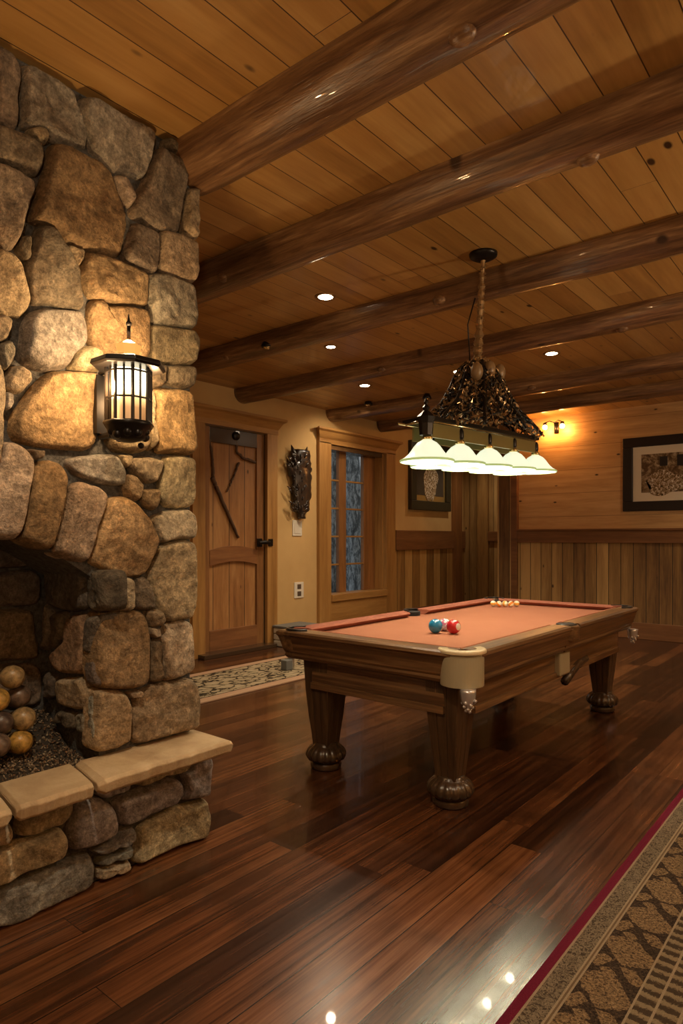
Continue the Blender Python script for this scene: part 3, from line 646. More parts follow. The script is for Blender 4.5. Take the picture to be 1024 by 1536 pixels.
# gravel bed
def bedz(x, y):
    q = max(0, 1-math.hypot((x+2.74)/.20, (y-1.24)/.36)); return HH-.01+.11*q*q*(3-2*q)+.04*max(0, min(1, (-2.40-x)/.3))
bm = N(); cl = bm.loops.layers.float_color.new('Col')
nx, ny = 14, 40; G = [[bm.verts.new((XC-.475+.03+(.475-.05)*i/nx, -.3+(YJ+.3)*j/ny, bedz(XC-.445+.425*i/nx, -.3+(YJ+.3)*j/ny)-.012)) for j in range(ny+1)] for i in range(nx+1)]
fl = [bm.faces.new((G[i][j], G[i+1][j], G[i+1][j+1], G[i][j+1])) for i in range(nx) for j in range(ny)]
for f in fl:
    for lp in f.loops: lp[cl] = (.04, .03, .02, 1)
for k in range(5200):
    x = R.uniform(XC-.455, XC-.03); y = R.uniform(.2, YJ-.01); z = bedz(x, y)-.006+R.uniform(-.004, .008); r = R.uniform(.004, .0085)
    Mx = Matrix.Translation((x, y, z)) @ Matrix.Rotation(R.uniform(0, 6), 4, Vector((R.random(), R.random(), R.random()+.1)).normalized()) @ Matrix.Diagonal((r, r*.6, r*.5, 1))
    v = [bm.verts.new(Mx @ Vector(p)) for p in ((1, 0, 0), (-1, 0, 0), (0, 1, 0), (0, -1, 0), (0, 0, 1), (0, 0, -1))]
    c0 = R.choice([(.10, .07, .04), (.22, .16, .10), (.34, .27, .18), (.05, .035, .025), (.18, .10, .05)])
    for a in ((0, 2, 4), (2, 1, 4), (1, 3, 4), (3, 0, 4), (2, 0, 5), (1, 2, 5), (3, 1, 5), (0, 3, 5)):
        f = bm.faces.new([v[i] for i in a])
        for lp in f.loops: lp[cl] = (*c0, 1)
me = bpy.data.meshes.new('gravel_bed'); bm.to_mesh(me); bm.free()
g = link('gravel_bed', me, M['gravel']); tag(g, 'bed of small tan and grey gravel behind the hearth slabs in the firebox', 'gravel', kind='stuff')

# firebox balls
def ballm(name, c):
    m = mat(name, c, .35, coat=.3); B = NB(m); o, q = B.coord()
    n = B.noise(o, 30, 5, .7, 1.0); B.col(B.ramp(n, [(.35, tuple(v*.45 for v in c)), (.5, c), (.66, tuple(min(1, v*1.6) for v in c))])); B.bump(n, .3, .004); return m
bmats = {'t': ballm('speckled tan ceramic', (.30, .20, .09)), 'o': ballm('amber ceramic', (.38, .22, .05)), 'd': ballm('brown ceramic', (.13, .085, .06)), 'k': ballm('dark brown ceramic', (.07, .045, .035))}
for px, py, X, c, lb in [(18.4, 1015.5, -2.60, 't', 'speckled tan fire ball on top of the pile in the firebox'),
    (28, 1045, -2.62, 'd', 'dark brown fire ball directly beneath the top speckled one'),
    (-5, 1050, -2.58, 'o', 'amber fire ball cut by the left edge of the photo, level with the second row'),
    (35, 1078, -2.56, 't', 'speckled golden fire ball, third down and farthest right in the pile'),
    (1, 1085, -2.56, 'k', 'very dark fire ball left of the speckled golden one at mid pile'),
    (30, 1113, -2.55, 'o', 'yellow amber fire ball resting on the gravel at the pile bottom'),
    (-4, 1118, -2.53, 'd', 'brown fire ball at the lower left edge of the photo on the gravel')]:
    p = at(px, py, X=X); bm = sphere(N(), (0, 0, 0), .0465, 28, 1, 1, .97)
    o = obj('fire_ball', bm, bmats[c], smooth=True); o.location = p; tag(o, lb, 'decorative ball', 'ceramic balls piled in the firebox')

# ------------------------------------------------------------------ lantern on the chimney
XL = -2.13
def lz(py): return at(193, py, X=XL).z
lc = at(193, 600, X=XL); ly = lc.y
ln = thing('wall_lantern', 'dark iron wall lantern with glowing amber glass on the stone chimney', 'wall lantern', (XC, ly, lz(600)))
zb, zt = lz(635), lz(556)
LG = M['lantglass']
# half-octagon body facing the room
def hexring(r, z, sy_=1.0, n=8): return [(XL+r*math.cos(a), ly+r*sy_*math.sin(a), z) for a in (2*PI*(k+.5)/n for k in range(n))]
bm = lathe(N(), [(.066, zb+.004), (.066, zt-.002)], (XL, ly, 0), 32); obj('glass_cylinder', bm, LG, ln, smooth=False)
capz = lz(548)
bm = N(); rings(bm, [hexring(.125, zt+.004), hexring(.135, zt+.012), hexring(.13, zt+.028), hexring(.05, zt+.052), hexring(.03, zt+.056)]); obj('roof_cap', bm, M['iron'], ln, bevel=.002)
bm = N()
for k in range(8):
    a = 2*PI*(k+.5)/8; x, y = XL+.079*math.cos(a), ly+.079*math.sin(a); box(bm, x-.0045, x+.0045, y-.0045, y+.0045, zb-.012, zt+.01)
    a = 2*PI*k/8; x, y = XL+.074*math.cos(a), ly+.074*math.sin(a); box(bm, x-.0028, x+.0028, y-.0028, y+.0028, zb-.005, zt+.01)
obj('cage_bars', bm, M['iron'], ln)
for z in (zb+.55*(zt-zb)-.02, zt-.012):
    bm = N(); rings(bm, [hexring(.078, z-.003), hexring(.084, z-.003), hexring(.084, z+.003), hexring(.078, z+.003), hexring(.078, z-.003)], cap=False); obj('cage_ring', bm, M['iron'], ln)
bm = N(); rings(bm, [hexring(.02, zb-.07), hexring(.062, zb-.058), hexring(.076, zb-.03), hexring(.086, zb-.014), hexring(.092, zb-.004), hexring(.088, zb+.004)])
for k in range(10):
    a = 2*PI*k/10; sphere(bm, (XL+.06*math.cos(a), ly+.06*math.sin(a), zb-.040+.008*math.sin(k*2.1)), .017, 10)
sphere(bm, (XL+.01, ly+.045, zb-.078), .012, 8); obj('base_cup', bm, M['iron'], ln, smooth=True)
bm = lathe(N(), [(.034, zt+.05), (.036, zt+.058), (.045, zt+.088), (.046, zt+.092), (.028, zt+.100), (.008, zt+.112)], (XL, ly, 0), 6); obj('chimney_cup', bm, M['cup'], ln)
bm = N(); tube(bm, [(XL, ly, zt+.10), (XL, ly, zt+.165)], [.006, .0075], 8); sphere(bm, (XL, ly, zt+.172), .011, 10)
bmesh.ops.create_cone(bm, segments=6, radius1=.006, radius2=.001, depth=.03, matrix=Matrix.Translation((XL, ly, zt+.195)), cap_ends=True); obj('finial', bm, M['iron'], ln, smooth=True)
bm = N(); box(bm, XC-.01, XC+.018, ly-.025, ly+.025, zb-.02, zt+.01); tube(bm, [(XC, ly, zt+.02), (XL-.09, ly, zt+.03)], .01, 8); tube(bm, [(XC, ly, zb-.03), (XL-.05, ly, zb-.03)], .012, 8); obj('back_plate', bm, M['iron'], ln)
light('lantern_light', 'POINT', (XL, ly, zt+.125), P_LANT*.36, (1, .66, .33), ln, .02)
light('lantern_glow', 'POINT', (XL+.0, ly-.10, (zb+zt)/2+.03), P_LANT*.15, (1, .62, .29), ln, .02)
light('lantern_glow', 'POINT', (XL+.0, ly+.10, (zb+zt)/2+.03), P_LANT*.15, (1, .62, .29), ln, .02)

# unseen second lantern beyond the arch, added for glow on the ceiling
added_ln = ln.copy(); COL.objects.link(added_ln); added_ln['label'] = 'added matching iron wall lantern for ceiling glow, unseen on the far left of the chimney'; added_ln.location.y = -.15
for ch in list(COL.objects):
    if ch.parent is ln:
        c2 = ch.copy(); COL.objects.link(c2); c2.parent = added_ln
# unseen standing uplights, added to brighten the ceiling and walls
for tx, ty, pw, lb in ((1.3, -1.2, 45, 'added standing uplight lamp for room fill, unseen behind the viewer'), (1.75, 4.3, 85, 'added standing uplight lamp for ceiling fill, unseen by the right side wall')):
    tt = thing('added_torchiere', lb, 'added floor lamp', (tx, ty, 0), 'added standing uplight lamps')
    obj('pole', lathe(N(), [(.14, 0), (.14, .02), (.014, .03), (.014, 1.72), (.03, 1.74)], (tx, ty, .0), 24), M['iron'], tt, smooth=True)
    obj('bowl', lathe(N(), [(.03, 1.73), (.12, 1.77), (.17, 1.84), (.165, 1.84), (.11, 1.78), (.02, 1.75)], (tx, ty, 0), 28), M['bronze'], tt, smooth=True)
    light('uplight', 'POINT', (tx, ty, 1.85), pw, (1, .80, .55), tt, .06)

# ------------------------------------------------------------------ pool table
TX0, TX1, TY0, TY1, TH = -2.648, -1.416, 2.62, 5.222, .780
pt = thing('pool_table', 'dark oak pool table with rust red cloth on four tapered legs', 'pool table', ((TX0+TX1)/2, (TY0+TY1)/2, 0))
xm, ym = (TX0+TX1)/2, (TY0+TY1)/2
boxo('playing_surface', TX0+.06, TX1-.06, TY0+.06, TY1-.06, TH-.075, TH-.032, M['cloth'], pt)
def railprof(w_=.11):   # (inward offset, z): outer moulding profile
    return [(w_, TH-.005), (w_-.01, TH), (.012, TH), (0, TH-.008), (-.004, TH-.022), (.006, TH-.034), (.012, TH-.05), (.030, TH-.115), (.038, TH-.128), (.034, TH-.14), (.04, TH-.152), (.05, TH-.16), (w_, TH-.16)]
def rail(axis, side, a0, a1, w_, m):
    rs = []
    for t in (a0, a1):
        r = []
        for d, z in railprof(w_):
            if axis == 'x': r.append((t, TY0+d if side < 0 else TY1-d, z))
            else: r.append((TX0+d if side < 0 else TX1-d, t, z))
        rs.append(r)
    return obj('wooden_rail', rings(N(), rs), M[m], pt)
cr = .105
for sd in (-1, 1): rail('x', sd, TX0+cr, TX1-cr, .118 if sd < 0 else .03, 'oak_x')
for sd in (-1, 1):
    for a, b in ((TY0+cr, ym-.075), (ym+.075, TY1-cr)): rail('y', sd, a, b, .03 if sd < 0 else .118, 'oak_y')
    xo = TX0 if sd < 0 else TX1; s_ = 1 if sd < 0 else -1
    rs = []
    for t in (ym-.076, ym+.076):       # lower rail piece below the side pocket
        rs.append([(xo+s_*d, t, z if z < TH-.02 else TH-.02) for d, z in railprof(.04)])
    obj('wooden_rail', rings(N(), rs), M['oak_y'], pt)
# cushions (nose towards the bed)
def cush(axis, side, a0, a1, off, m='cushion'):
    w_ = .13 if off < .1 else .155; up = 0 if off < .1 else .005
    prof = [(off, TH-.004), (off+.004, TH+.006-up), (w_-.02, TH+.004-up), (w_, TH-.004-up), (w_-.004, TH-.010-up), (w_-.035, TH-.031), (off, TH-.031)]
    rs = []
    for t, e in ((a0, 0), (a1, 0)):
        sgn = 1 if t == a0 else -1; r = []
        for d, z in prof:
            tt = t+sgn*(d-off)*.55
            if axis == 'x': r.append((tt, TY0+d if side < 0 else TY1-d, z))
            else: r.append((TX0+d if side < 0 else TX1-d, tt, z))
        rs.append(r)
    return obj('cushion', rings(N(), rs), M[m], pt, bevel=.002)
cush('x', 1, TX0+cr, TX1-cr, .03); cush('x', -1, TX0+cr+.02, TX1-cr-.02, .118, 'cloth')
for a, b in ((TY0+cr, ym-.07), (ym+.07, TY1-cr)): cush('y', -1, a, b, .03); cush('y', 1, a+.02, b-.02, .118, 'cloth')
# corner pieces
def arcring(cx, cy_, r0, r1, z0, z1, a0, a1, n=28):
    bm = N(); rs = []
    for i in range(n+1):
        a = a0+(a1-a0)*i/n; c, s = math.cos(a), math.sin(a)
        rs.append([(cx+r0*c, cy_+r0*s, z0), (cx+r1*c, cy_+r1*s, z0), (cx+(r1)*c, cy_+(r1)*s, z1-.006), (cx+(r1-.006)*c, cy_+(r1-.006)*s, z1), (cx+r0*c, cy_+r0*s, z1)])
    return rings(bm, rs)
for sx, sgy in ((1, -1), (-1, -1), (1, 1), (-1, 1)):
    X = TX1 if sx > 0 else TX0; Y = TY0 if sgy < 0 else TY1
    cx, cyy = X-sx*.10, Y-sgy*.10; mid = math.atan2(sgy, sx)
    near = sx > 0 and sgy < 0
    if not near:
        rs = []
        for q in range(3):
            ring = []
            for d, z in railprof(.10):
                px_ = X-sx*(cr+.001) if q == 0 else X-sx*d; py_ = Y-sgy*(cr+.001) if q == 2 else Y-sgy*d
                ring.append((px_, py_, z))
            rs.append(ring)
        cc = obj('rail_corner', rings(N(), rs), M['oak_y'], pt)
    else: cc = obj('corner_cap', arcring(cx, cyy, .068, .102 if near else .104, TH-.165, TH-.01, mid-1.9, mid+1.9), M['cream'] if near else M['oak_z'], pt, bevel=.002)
    rg = obj('pocket_ring', arcring(cx, cyy, .066, .113 if near else .088, TH-.012, TH+.006 if near else TH+.012, mid-1.95, mid+1.95), M['ring'] if near else M['blackplastic'], pt, bevel=.003)
    if near: cc['label'] = 'cream curved corner casting'; rg['label'] = 'bright pale ring around the near corner pocket'
    pk = obj('pocket', lathe(N(), [(.05, TH-.16), (.062, TH-.10), (.066, TH-.008), (.060, TH-.008), (.05, TH-.12)], (cx, cyy, 0), 24, cap=True), M['blackplastic'], pt, smooth=True)
    d = obj('pocket_mouth', lathe(N(), [(.064, TH-.0315), (.064, TH-.006)], (cx, cyy, 0), 24), M['hole'], pt)
    if sx > 0:        # ornament hanging below the corner
        ox, oy = cx+sx*.07, cyy+sgy*.07; bm = N()
        lathe(bm, [(.036, TH-.165), (.037, TH-.18), (.034, TH-.21), (.026, TH-.235), (.012, TH-.25), (.006, TH-.27)], (ox, oy, 0), 14, fn=lambda a, z: 1+.06*math.cos(7*a))
        for k in range(14):
            a = k*2.4; z = TH-.215-.004*k; r = .036*(1-(k/17)); sphere(bm, (ox+r*math.cos(a), oy+r*math.sin(a), z), .0085, 8)
        obj('silver_ornament', bm, M['silver'], pt, smooth=True)
for sd in (-1, 1):
    X = TX0 if sd < 0 else TX1; cx = X-sd*.062
    a0 = 0 if sd > 0 else PI
    obj('pocket_ring', arcring(cx, ym, .05, .066, TH-.01, TH+(.004 if sd > 0 else .012), a0-1.7, a0+1.7), M['blackplastic'], pt, bevel=.002)
    obj('pocket_mouth', lathe(N(), [(.056, TH-.03), (.056, TH+.001 if sd > 0 else TH-.004)], (cx, ym, 0), 24), M['hole'], pt)
    for yy in (ym-.064, ym+.064): pass
    obj('pocket_surround', arcring(cx, ym, .052, .078, TH-.09, TH-.004, a0+1.2, a0-1.2+0), M['oak_y'], pt)
# apron, panels
ax0, ax1, ay0, ay1 = TX0+.09, TX1-.09, TY0+.09, TY1-.09
for nm, a in (('apron', (ax0+.1, ax1-.1, ay0, ay0+.03, .475, TH-.15)), ('apron', (ax0+.1, ax1-.1, ay1-.03, ay1, .475, TH-.15))):
    boxo(nm, *a, M['oak_x'], pt)
for nm, a in (('apron', (ax0, ax0+.03, ay0+.1, ay1-.1, .475, TH-.15)), ('apron', (ax1-.03, ax1, ay0+.1, ay1-.1, .475, TH-.15))):
    boxo(nm, *a, M['oak_y'], pt)
for yy in (ay0-.012, ay1-.012): boxo('apron_moulding', ax0+.1, ax1-.1, yy, yy+.03, .46, .498, M['oak_x'], pt)
for xx in (ax0-.012, ax1-.018): boxo('apron_moulding', xx, xx+.03, ay0+.1, ay1-.1, .46, .498, M['oak_y'], pt)
boxo('slate_bed', ax0+.03, ax1-.03, ay0+.03, ay1-.03, .52, TH-.075, M['oak_x'], pt)
bo = boxo('ball_return_cover', ax1-.03, ax1+.035, ym-.10, ym+.06, .475, .615, M['cream'], pt, bevel=.01); bo['label'] = 'pale cover under the side pocket'
bm = N(); tube(bm, [(ax1-.02, ym+.45, .50), (ax1-.01, ym+.28, .49), (ax1+.005, ym+.14, .455), (ax1+.01, ym+.03, .42)], [.035, .034, .028, .026], 8); obj('curved_bracket', bm, M['darkoak'], pt, smooth=True)
bm = N(); sphere(bm, (TX1-.006, ym-.03, TH-.04), .016, 14, .5, 1, 1); obj('rail_badge', bm, M['brightbrass'], pt, smooth=True)
# legs
def leg(cx, cyy):
    bm = N(); rs = []
    def sq(h, z, groove=.006):
        # square outline with two V grooves in each face
        out = []
        for k in range(4):
            c, s = math.cos(k*PI/2), math.sin(k*PI/2)
            for t, d in ((-.94, 0), (-.36, 0), (-.33, groove), (-.30, 0), (.30, 0), (.33, groove), (.36, 0), (.94, 0)):
                x, y = h-d, h*t; out.append((cx+c*x-s*y, cyy+s*x+c*y, z))
        return out
    for z, h in ((TH-.155, .092), (.60, .092), (.45, .085), (.30, .072), (.20, .060), (.125, .053)): rs.append(sq(h, z))
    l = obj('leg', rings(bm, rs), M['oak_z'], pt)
    bm = lathe(N(), [(.055, .15), (.068, .145), (.07, .135), (.078, .128), (.094, .115), (.106, .095), (.108, .075), (.098, .055), (.08, .045)], (cx, cyy, 0), 96, fn=lambda a, z: 1+(.075*abs(math.cos(8*a)) if .05 < z < .13 else 0))
    lathe(bm, [(.070, .046), (.083, .042), (.088, .030), (.088, .012), (.08, 0)], (cx, cyy, 0), 40)
    sub(l, 'carved_foot', bm, M['darkoak'], smooth=True)
for cx in (-2.43, -1.625):
    for cyy in (2.80, 5.05): leg(cx, cyy)

# pool balls
def poolball(px, py, r, m, label, grp, spots=()):
    p = at(px, py, Z=TH-.0315+r); o = obj('pool_ball', sphere(N(), (0, 0, 0), r, 32), m, smooth=True); o.location = p
    tag(o, label, 'pool ball', grp); return o
def pbm(name, c1, c2=None, ang=0, w_=.5):
    m = mat(name, c1, .12, coat=.8)
    if c2:
        B = NB(m); o, q = B.coord(); d = B.math('ABSOLUTE', B.math('ADD', B.math('MULTIPLY', q[2], math.cos(ang)), B.math('MULTIPLY', q[0], math.sin(ang))))
        B.col(B.mix(B.math('GREATER_THAN', d, w_*.04), c1, c2))
    return m
def spotm(name, c1, dirv):
    m = mat(name, c1, .12, coat=.8); B = NB(m); o, q = B.coord(); dv = Vector(dirv).normalized()
    d = B.math('ADD', B.math('ADD', B.math('MULTIPLY', q[0], dv.x), B.math('MULTIPLY', q[1], dv.y)), B.math('MULTIPLY', q[2], dv.z))
    B.col(B.mix(B.math('GREATER_THAN', d, .036), c1, (.85, .82, .75))); return m
def mott(name, c1, c2, sc):
    m = mat(name, c1, .12, coat=.8); B = NB(m); o, q = B.coord(); B.col(B.ramp(B.noise(o, sc, 2, .5, 1.5), [(.47, c1), (.53, c2)])); return m
poolball(653, 939, .0415, pbm('blue ball', (.02, .23, .48)), 'blue pool ball, left one of the near trio on the cloth', 'near pool balls')
poolball(666.5, 937, .037, mott('white marked ball', (.75, .8, .85), (.55, .12, .25), 40), 'whitish pool ball with red and blue marks between the blue and red balls', 'near pool balls')
poolball(680, 940, .0415, spotm('red ball', (.55, .012, .02), (1, -.2, .1)), 'red pool ball with a white spot, right of the blue ball', 'near pool balls')
yg = (.80, .36, .05); ww = (.85, .78, .6)
for i, (px, lb) in enumerate([(739.5, 'yellow striped pool ball at the left end of the far yellow row'), (748, 'yellow and white pool ball second from left in the far row'), (757, 'orange striped pool ball in the middle of the far yellow row'), (766, 'orange pool ball second from right in the far yellow row'), (774.5, 'orange yellow pool ball at the right end of the far row')]):
    poolball(px, 905.5+.5*(i % 2), .0245, pbm('striped ball %d' % i, yg if i % 2 == 0 else (.75, .24, .03), ww, .8*i, .22), lb, 'yellow and orange balls at the far end')

# ------------------------------------------------------------------ pool table lamp
LX, LY0, LY1 = -1.84, 2.93, 4.32
pl = thing('pool_table_lamp', 'hanging pool table lamp with glowing glass shades under a bronze branch canopy', 'pendant lamp', (LX, 3.557, CEIL))
TILT = .0385
pc = Vector((LX, 3.557, CEIL))
def tl(p):   # lean of the hung fixture: the far end rides a little higher
    return (p[0], p[1], p[2]+TILT*(p[1]-3.62))
def shade(x, y, r=.142):
    zr = 1.733+TILT*(y-3.62)
    bm = lathe(N(), [(r*.985, zr-.006), (r, zr-.002), (r*.99, zr+.004), (r*.84, zr+.016), (r*.70, zr+.034), (r*.59, zr+.054), (r*.49, zr+.075), (r*.36, zr+.095), (r*.2, zr+.108), (.022, zr+.112), (.02, zr+.106), (r*.34, zr+.088), (r*.46, zr+.070), (r*.56, zr+.050), (r*.67, zr+.030), (r*.82, zr+.010), (r*.97, zr-.003)], (x, y, 0), 32, cap=False)
    s = obj('glass_shade', bm, M['shade'], pl, smooth=True)
    bm = N(); rings(bm, [[(x+q_*math.cos(a), y+q_*math.sin(a), zr+z_) for a in (2*PI*k/40 for k in range(40))] for q_, z_ in ((r*.985, -.008), (r*1.012, -.006), (r*1.012, .003), (r*.99, .005))], cap=False); sub(s, 'glass_rim', bm, M['rim'], smooth=True)
    bm = lathe(N(), [(.024, zr+.108), (.03, zr+.118), (.022, zr+.132), (.017, zr+.14)], (x, y, 0), 14); sub(s, 'shade_collar', bm, M['brightbrass'], smooth=True)
    bm = lathe(N(), [(.017, zr+.135), (.021, zr+.15), (.021, zr+.185), (.014, zr+.2)], (x, y, 0), 12); sub(s, 'socket', bm, M['iron'], smooth=True)
    light('shade_light', 'POINT', (x, y, zr+.03), P_SHADE, (1, .86, .62), pl, .03)
for i in range(5): shade(LX, LY0+(LY1-LY0)*i/4)
for i in range(4): shade(LX-.17, LY0+(LY1-LY0)*(i+.5)/4+.14, .12)
bm = N()
for x in (LX, LX-.17): tube(bm, [tl((x, LY0-.02, 1.945)), tl((x, LY1+.14*(x < LX), 1.945))], .007, 8)
tube(bm, [tl((LX, LY0-.02, 1.945)), tl((LX-.17, LY0+.05, 1.945))], .007); tube(bm, [tl((LX, LY1, 1.945)), tl((LX-.17, LY1+.13, 1.945))], .007)
obj('brass_rail', bm, M['brightbrass'], pl, smooth=True)
bm = N(); prism(bm, [tl((LX+.008, LY0+.02, 1.86)), tl((LX+.008, LY1-.0, 1.86)), tl((LX+.008, LY1, 1.935)), tl((LX+.008, LY0+.02, 1.935))], -.012, (1, 0, 0))
prism(bm, [tl((LX-.16, LY0+.12, 1.86)), tl((LX-.16, LY1+.1, 1.86)), tl((LX-.16, LY1+.1, 1.935)), tl((LX-.16, LY0+.12, 1.935))], -.012, (1, 0, 0)); obj('side_plate', bm, M['brass'], pl)
bm = N(); prism(bm, [tl((LX+.02, LY0-.02, 1.948)), tl((LX+.02, LY1+.02, 1.948)), tl((LX-.19, LY1+.14, 1.948)), tl((LX-.19, LY0+.05, 1.948))], .022, (0, 0, 1)); obj('top_tray', bm, M['iron'], pl)
bm = N(); lathe(bm, [(.035, 1.87), (.04, 1.93), (.05, 1.965), (.03, 1.985), (.014, 2.0), (.02, 2.015), (.008, 2.03), (.013, 2.045), (.002, 2.065)], (LX, LY0-.01, -.03), 8); obj('end_finial', bm, M['iron'], pl)
# branch canopy
def halfw(z):
    T = [(1.95, .62), (2.02, .52), (2.10, .37), (2.20, .27), (2.28, .21), (2.33, .155), (2.37, .09), (2.41, .02)]
    for (a, b), (c, d) in zip(T, T[1:]):
        if z <= c: return b+(d-b)*(z-a)/(c-a)
    return .03
bm = N(); rr = random.Random(3); yc = 3.70; xc_ = LX-.08
for k in range(300):
    z0 = rr.uniform(1.95, 2.33); a = rr.uniform(0, 2*PI); pts = []; 
    if .5 < (a % PI)/PI*1 < .5: continue
    dz_ = rr.uniform(.04, .16); da = rr.uniform(-.7, .7)
    for j in range(5):
        z = z0+dz_*j/4; aa = a+da*j/4; hw = halfw(z)*rr.uniform(.82, 1.04); yo = -(z-1.95)*.15
        z = min(z, 2.365); pts.append((xc_+(.045+.40*hw)*math.cos(aa), yc+yo+hw*math.sin(aa), z+TILT*(hw*math.sin(aa)+.08)))
    r0 = rr.uniform(.003, .008); tube(bm, pts, [r0, r0*.9, r0*.8, r0*.6, r0*.3], 5)
for k in range(9):      # main ribs
    a = 2*PI*k/9; pts = []
    for j in range(9):
        z = 1.955+.42*j/8; hw = halfw(z); pts.append((xc_+(.045+.40*hw)*math.cos(a), yc-(z-1.95)*.15+hw*math.sin(a), z+TILT*hw*math.sin(a)))
    tube(bm, pts, [.012, .011, .011, .01, .01, .01, .011, .012, .012], 7)
obj('branch_canopy', bm, M['iron'], pl, smooth=True)
bm = N()
for k in range(2300):     # bronze leaves
    z = 1.955+.43*rr.random()**1.15; a = rr.uniform(0, 2*PI); hw = halfw(z)*rr.uniform(.8, 1.05)
    c = Vector((xc_+(.045+.40*hw)*math.cos(a), yc-(z-1.95)*.15+hw*math.sin(a), z+TILT*hw*math.sin(a)))
    if abs(math.sin(a)) < .55 and z < 2.12 and math.sin(a)*hw > 0 and rr.random() < .8: continue
    s = rr.uniform(.007, .019); q = Matrix.Translation(c) @ Matrix.Rotation(rr.uniform(0, 6.3), 4, 'X') @ Matrix.Rotation(rr.uniform(0, 6.3), 4, 'Y') @ Matrix.Rotation(rr.uniform(0, 6.3), 4, 'Z')
    v = [bm.verts.new(q @ (Vector(p)*s)) for p in ((1.3, 0, 0), (0, .6, .15), (-1.3, 0, 0), (0, -.6, .15), (0, 0, -.12))]
    for f in ((0, 1, 4), (1, 2, 4), (2, 3, 4), (3, 0, 4), (0, 3, 1), (1, 3, 2)): bm.faces.new([v[i] for i in f])
lv = obj('bronze_leaves', bm, M['bronze'], pl); lv['kind'] = 'stuff'
for mx_, my_ in ((715, 557), (734, 554), (749, 559)):
    bm = N(); sphere(bm, (0, 0, 0), .044, 16, .8, .95, 1.2); o = obj('mica_panel', bm, M['mica'], None, smooth=True)
    o.parent = pl; o.matrix_parent_inverse = Matrix.Translation(-pl.location); o.location = at(mx_, my_, X=LX+.015)
# stem and ceiling canopy
bm = N(); pts = []; rad = []
for j in range(40):
    t = j/39; z = 2.34+(CEIL-.02-2.34)*t; y = 3.63-.073*t; x = xc_+.08*t; pts.append((x, y, z)); rad.append((.026 if t < .35 else .019 if t < .75 else .013)*(1+.22*math.sin(j*2.2)))
tube(bm, pts, rad, 10)
for k in range(160):
    t = rr.random()**1.3; z = 2.34+.6*t; a = rr.uniform(0, 6.28); r0 = (.03-.016*t); s = rr.uniform(.005, .011)
    q = Matrix.Translation((xc_+.08*t+r0*math.cos(a), 3.63-.073*t+r0*math.sin(a), z)) @ Matrix.Rotation(rr.uniform(0, 6.3), 4, 'X') @ Matrix.Rotation(rr.uniform(0, 6.3), 4, 'Z')
    v = [bm.verts.new(q @ (Vector(p)*s)) for p in ((1.3, 0, 0), (0, .6, .15), (-1.3, 0, 0), (0, -.6, .15), (0, 0, -.12))]
    for f in ((0, 1, 4), (1, 2, 4), (2, 3, 4), (3, 0, 4), (0, 3, 1), (1, 3, 2)): bm.faces.new([v[i] for i in f])
st = obj('stem', bm, M['bronze'], pl, smooth=False)
bm = N(); tube(bm, [(xc_-.02, 3.58, 2.36), (xc_-.02, 3.55, 2.6), (xc_+.03, 3.55, 2.75)], .004, 6); obj('lamp_cord', bm, M['iron'], pl, smooth=True)
bm = lathe(N(), [(.02, CEIL-.04), (.06, CEIL-.03), (.082, CEIL-.016), (.084, CEIL)], (LX, 3.557, 0), 36); obj('ceiling_canopy', bm, M['iron'], pl, smooth=True)

# ------------------------------------------------------------------ recessed lights
def can(x, y, r=.065, power=P_CAN, label='', lit=True, spot=2.3):
    t = thing('recessed_light', label, 'recessed light', (x, y, CEIL), 'recessed ceiling lights')
    bm = lathe(N(), [(r*.8, CEIL-.004), (r*1.12, CEIL-.007), (r*1.18, CEIL), (r*.8, CEIL)], (x, y, 0), 28, cap=False); obj('trim_ring', bm, M['cantrim'], t, smooth=True)
    bm = lathe(N(), [(r*.82, CEIL-.002), (r*.82, CEIL-.0035)], (x, y, 0), 28); obj('lens', bm, M['can'], t)
    light('downlight', 'SPOT', (x, y, CEIL-.03), power, (1, .80, .55), t, .04, spot, .8)
def px_can(px, py, **k): p = at(px, py, Z=CEIL); can(p.x, p.y, **k)
px_can(488, 445, label='lit recessed light nearest the chimney, between the second and third beams')
px_can(496, 520, r=.05, label='small lit recessed light over the window side, behind the third beam')
px_can(547, 578, label='lit recessed light behind the fourth beam, above the window')
px_can(688, 557, label='lit recessed light just left of the lamp stem')
px_can(827, 530, label='lit recessed light to the right of the lamp stem')
for x, y in ((-1.0, .5), (.6, 2.3), (.9, 4.4), (.9, 6.6), (-.8, 7.5)):  # unseen cans, added to fill the room with light
    can(x, y, label='added recessed light for room fill, unseen overhead on the viewer side', power=P_CAN*(1.5 if y < 1 else 1))
can(-4.9, 9.45, power=14, label='added recessed light brightening the alcove, hidden behind the pool table lamp')  # can added out of sight to lift the dark alcove boards
# eyeball fixtures by the beams; far two carry spots added to brighten the wall
for px, py, X, Y, lb in ((401, 519, 0, 3.80, 'small unlit eyeball fixture on the third beam, left of the lit recessed lights'), (552, 606, 0, 6.5, 'small eyeball fixture near the fifth beam above the window'), (640, 597, 0, 6.45, 'small eyeball fixture on the fifth beam just left of the lamp canopy')):
    p = at(px, py, Y=Y); t = thing('eyeball_fixture', lb, 'ceiling fixture', p, 'eyeball fixtures by the beams')
    bm = lathe(N(), [(.05, -.012), (.055, .0), (.05, .01), (.03, .05)], tuple(p), 20); obj('housing', bm, M['iron'], t, smooth=True)
    bm = sphere(N(), p+Vector((0, 0, -.01)), .035, 16, 1, 1, .5); obj('reflector', bm, M['brightbrass'], t, smooth=True)
    if Y > 6: light('wall_wash', 'SPOT', p+Vector((-.02, .03, -.06)), 13, (1, .80, .55), t, .03, 2.0, .9, rot=(0, math.radians(38), 0))

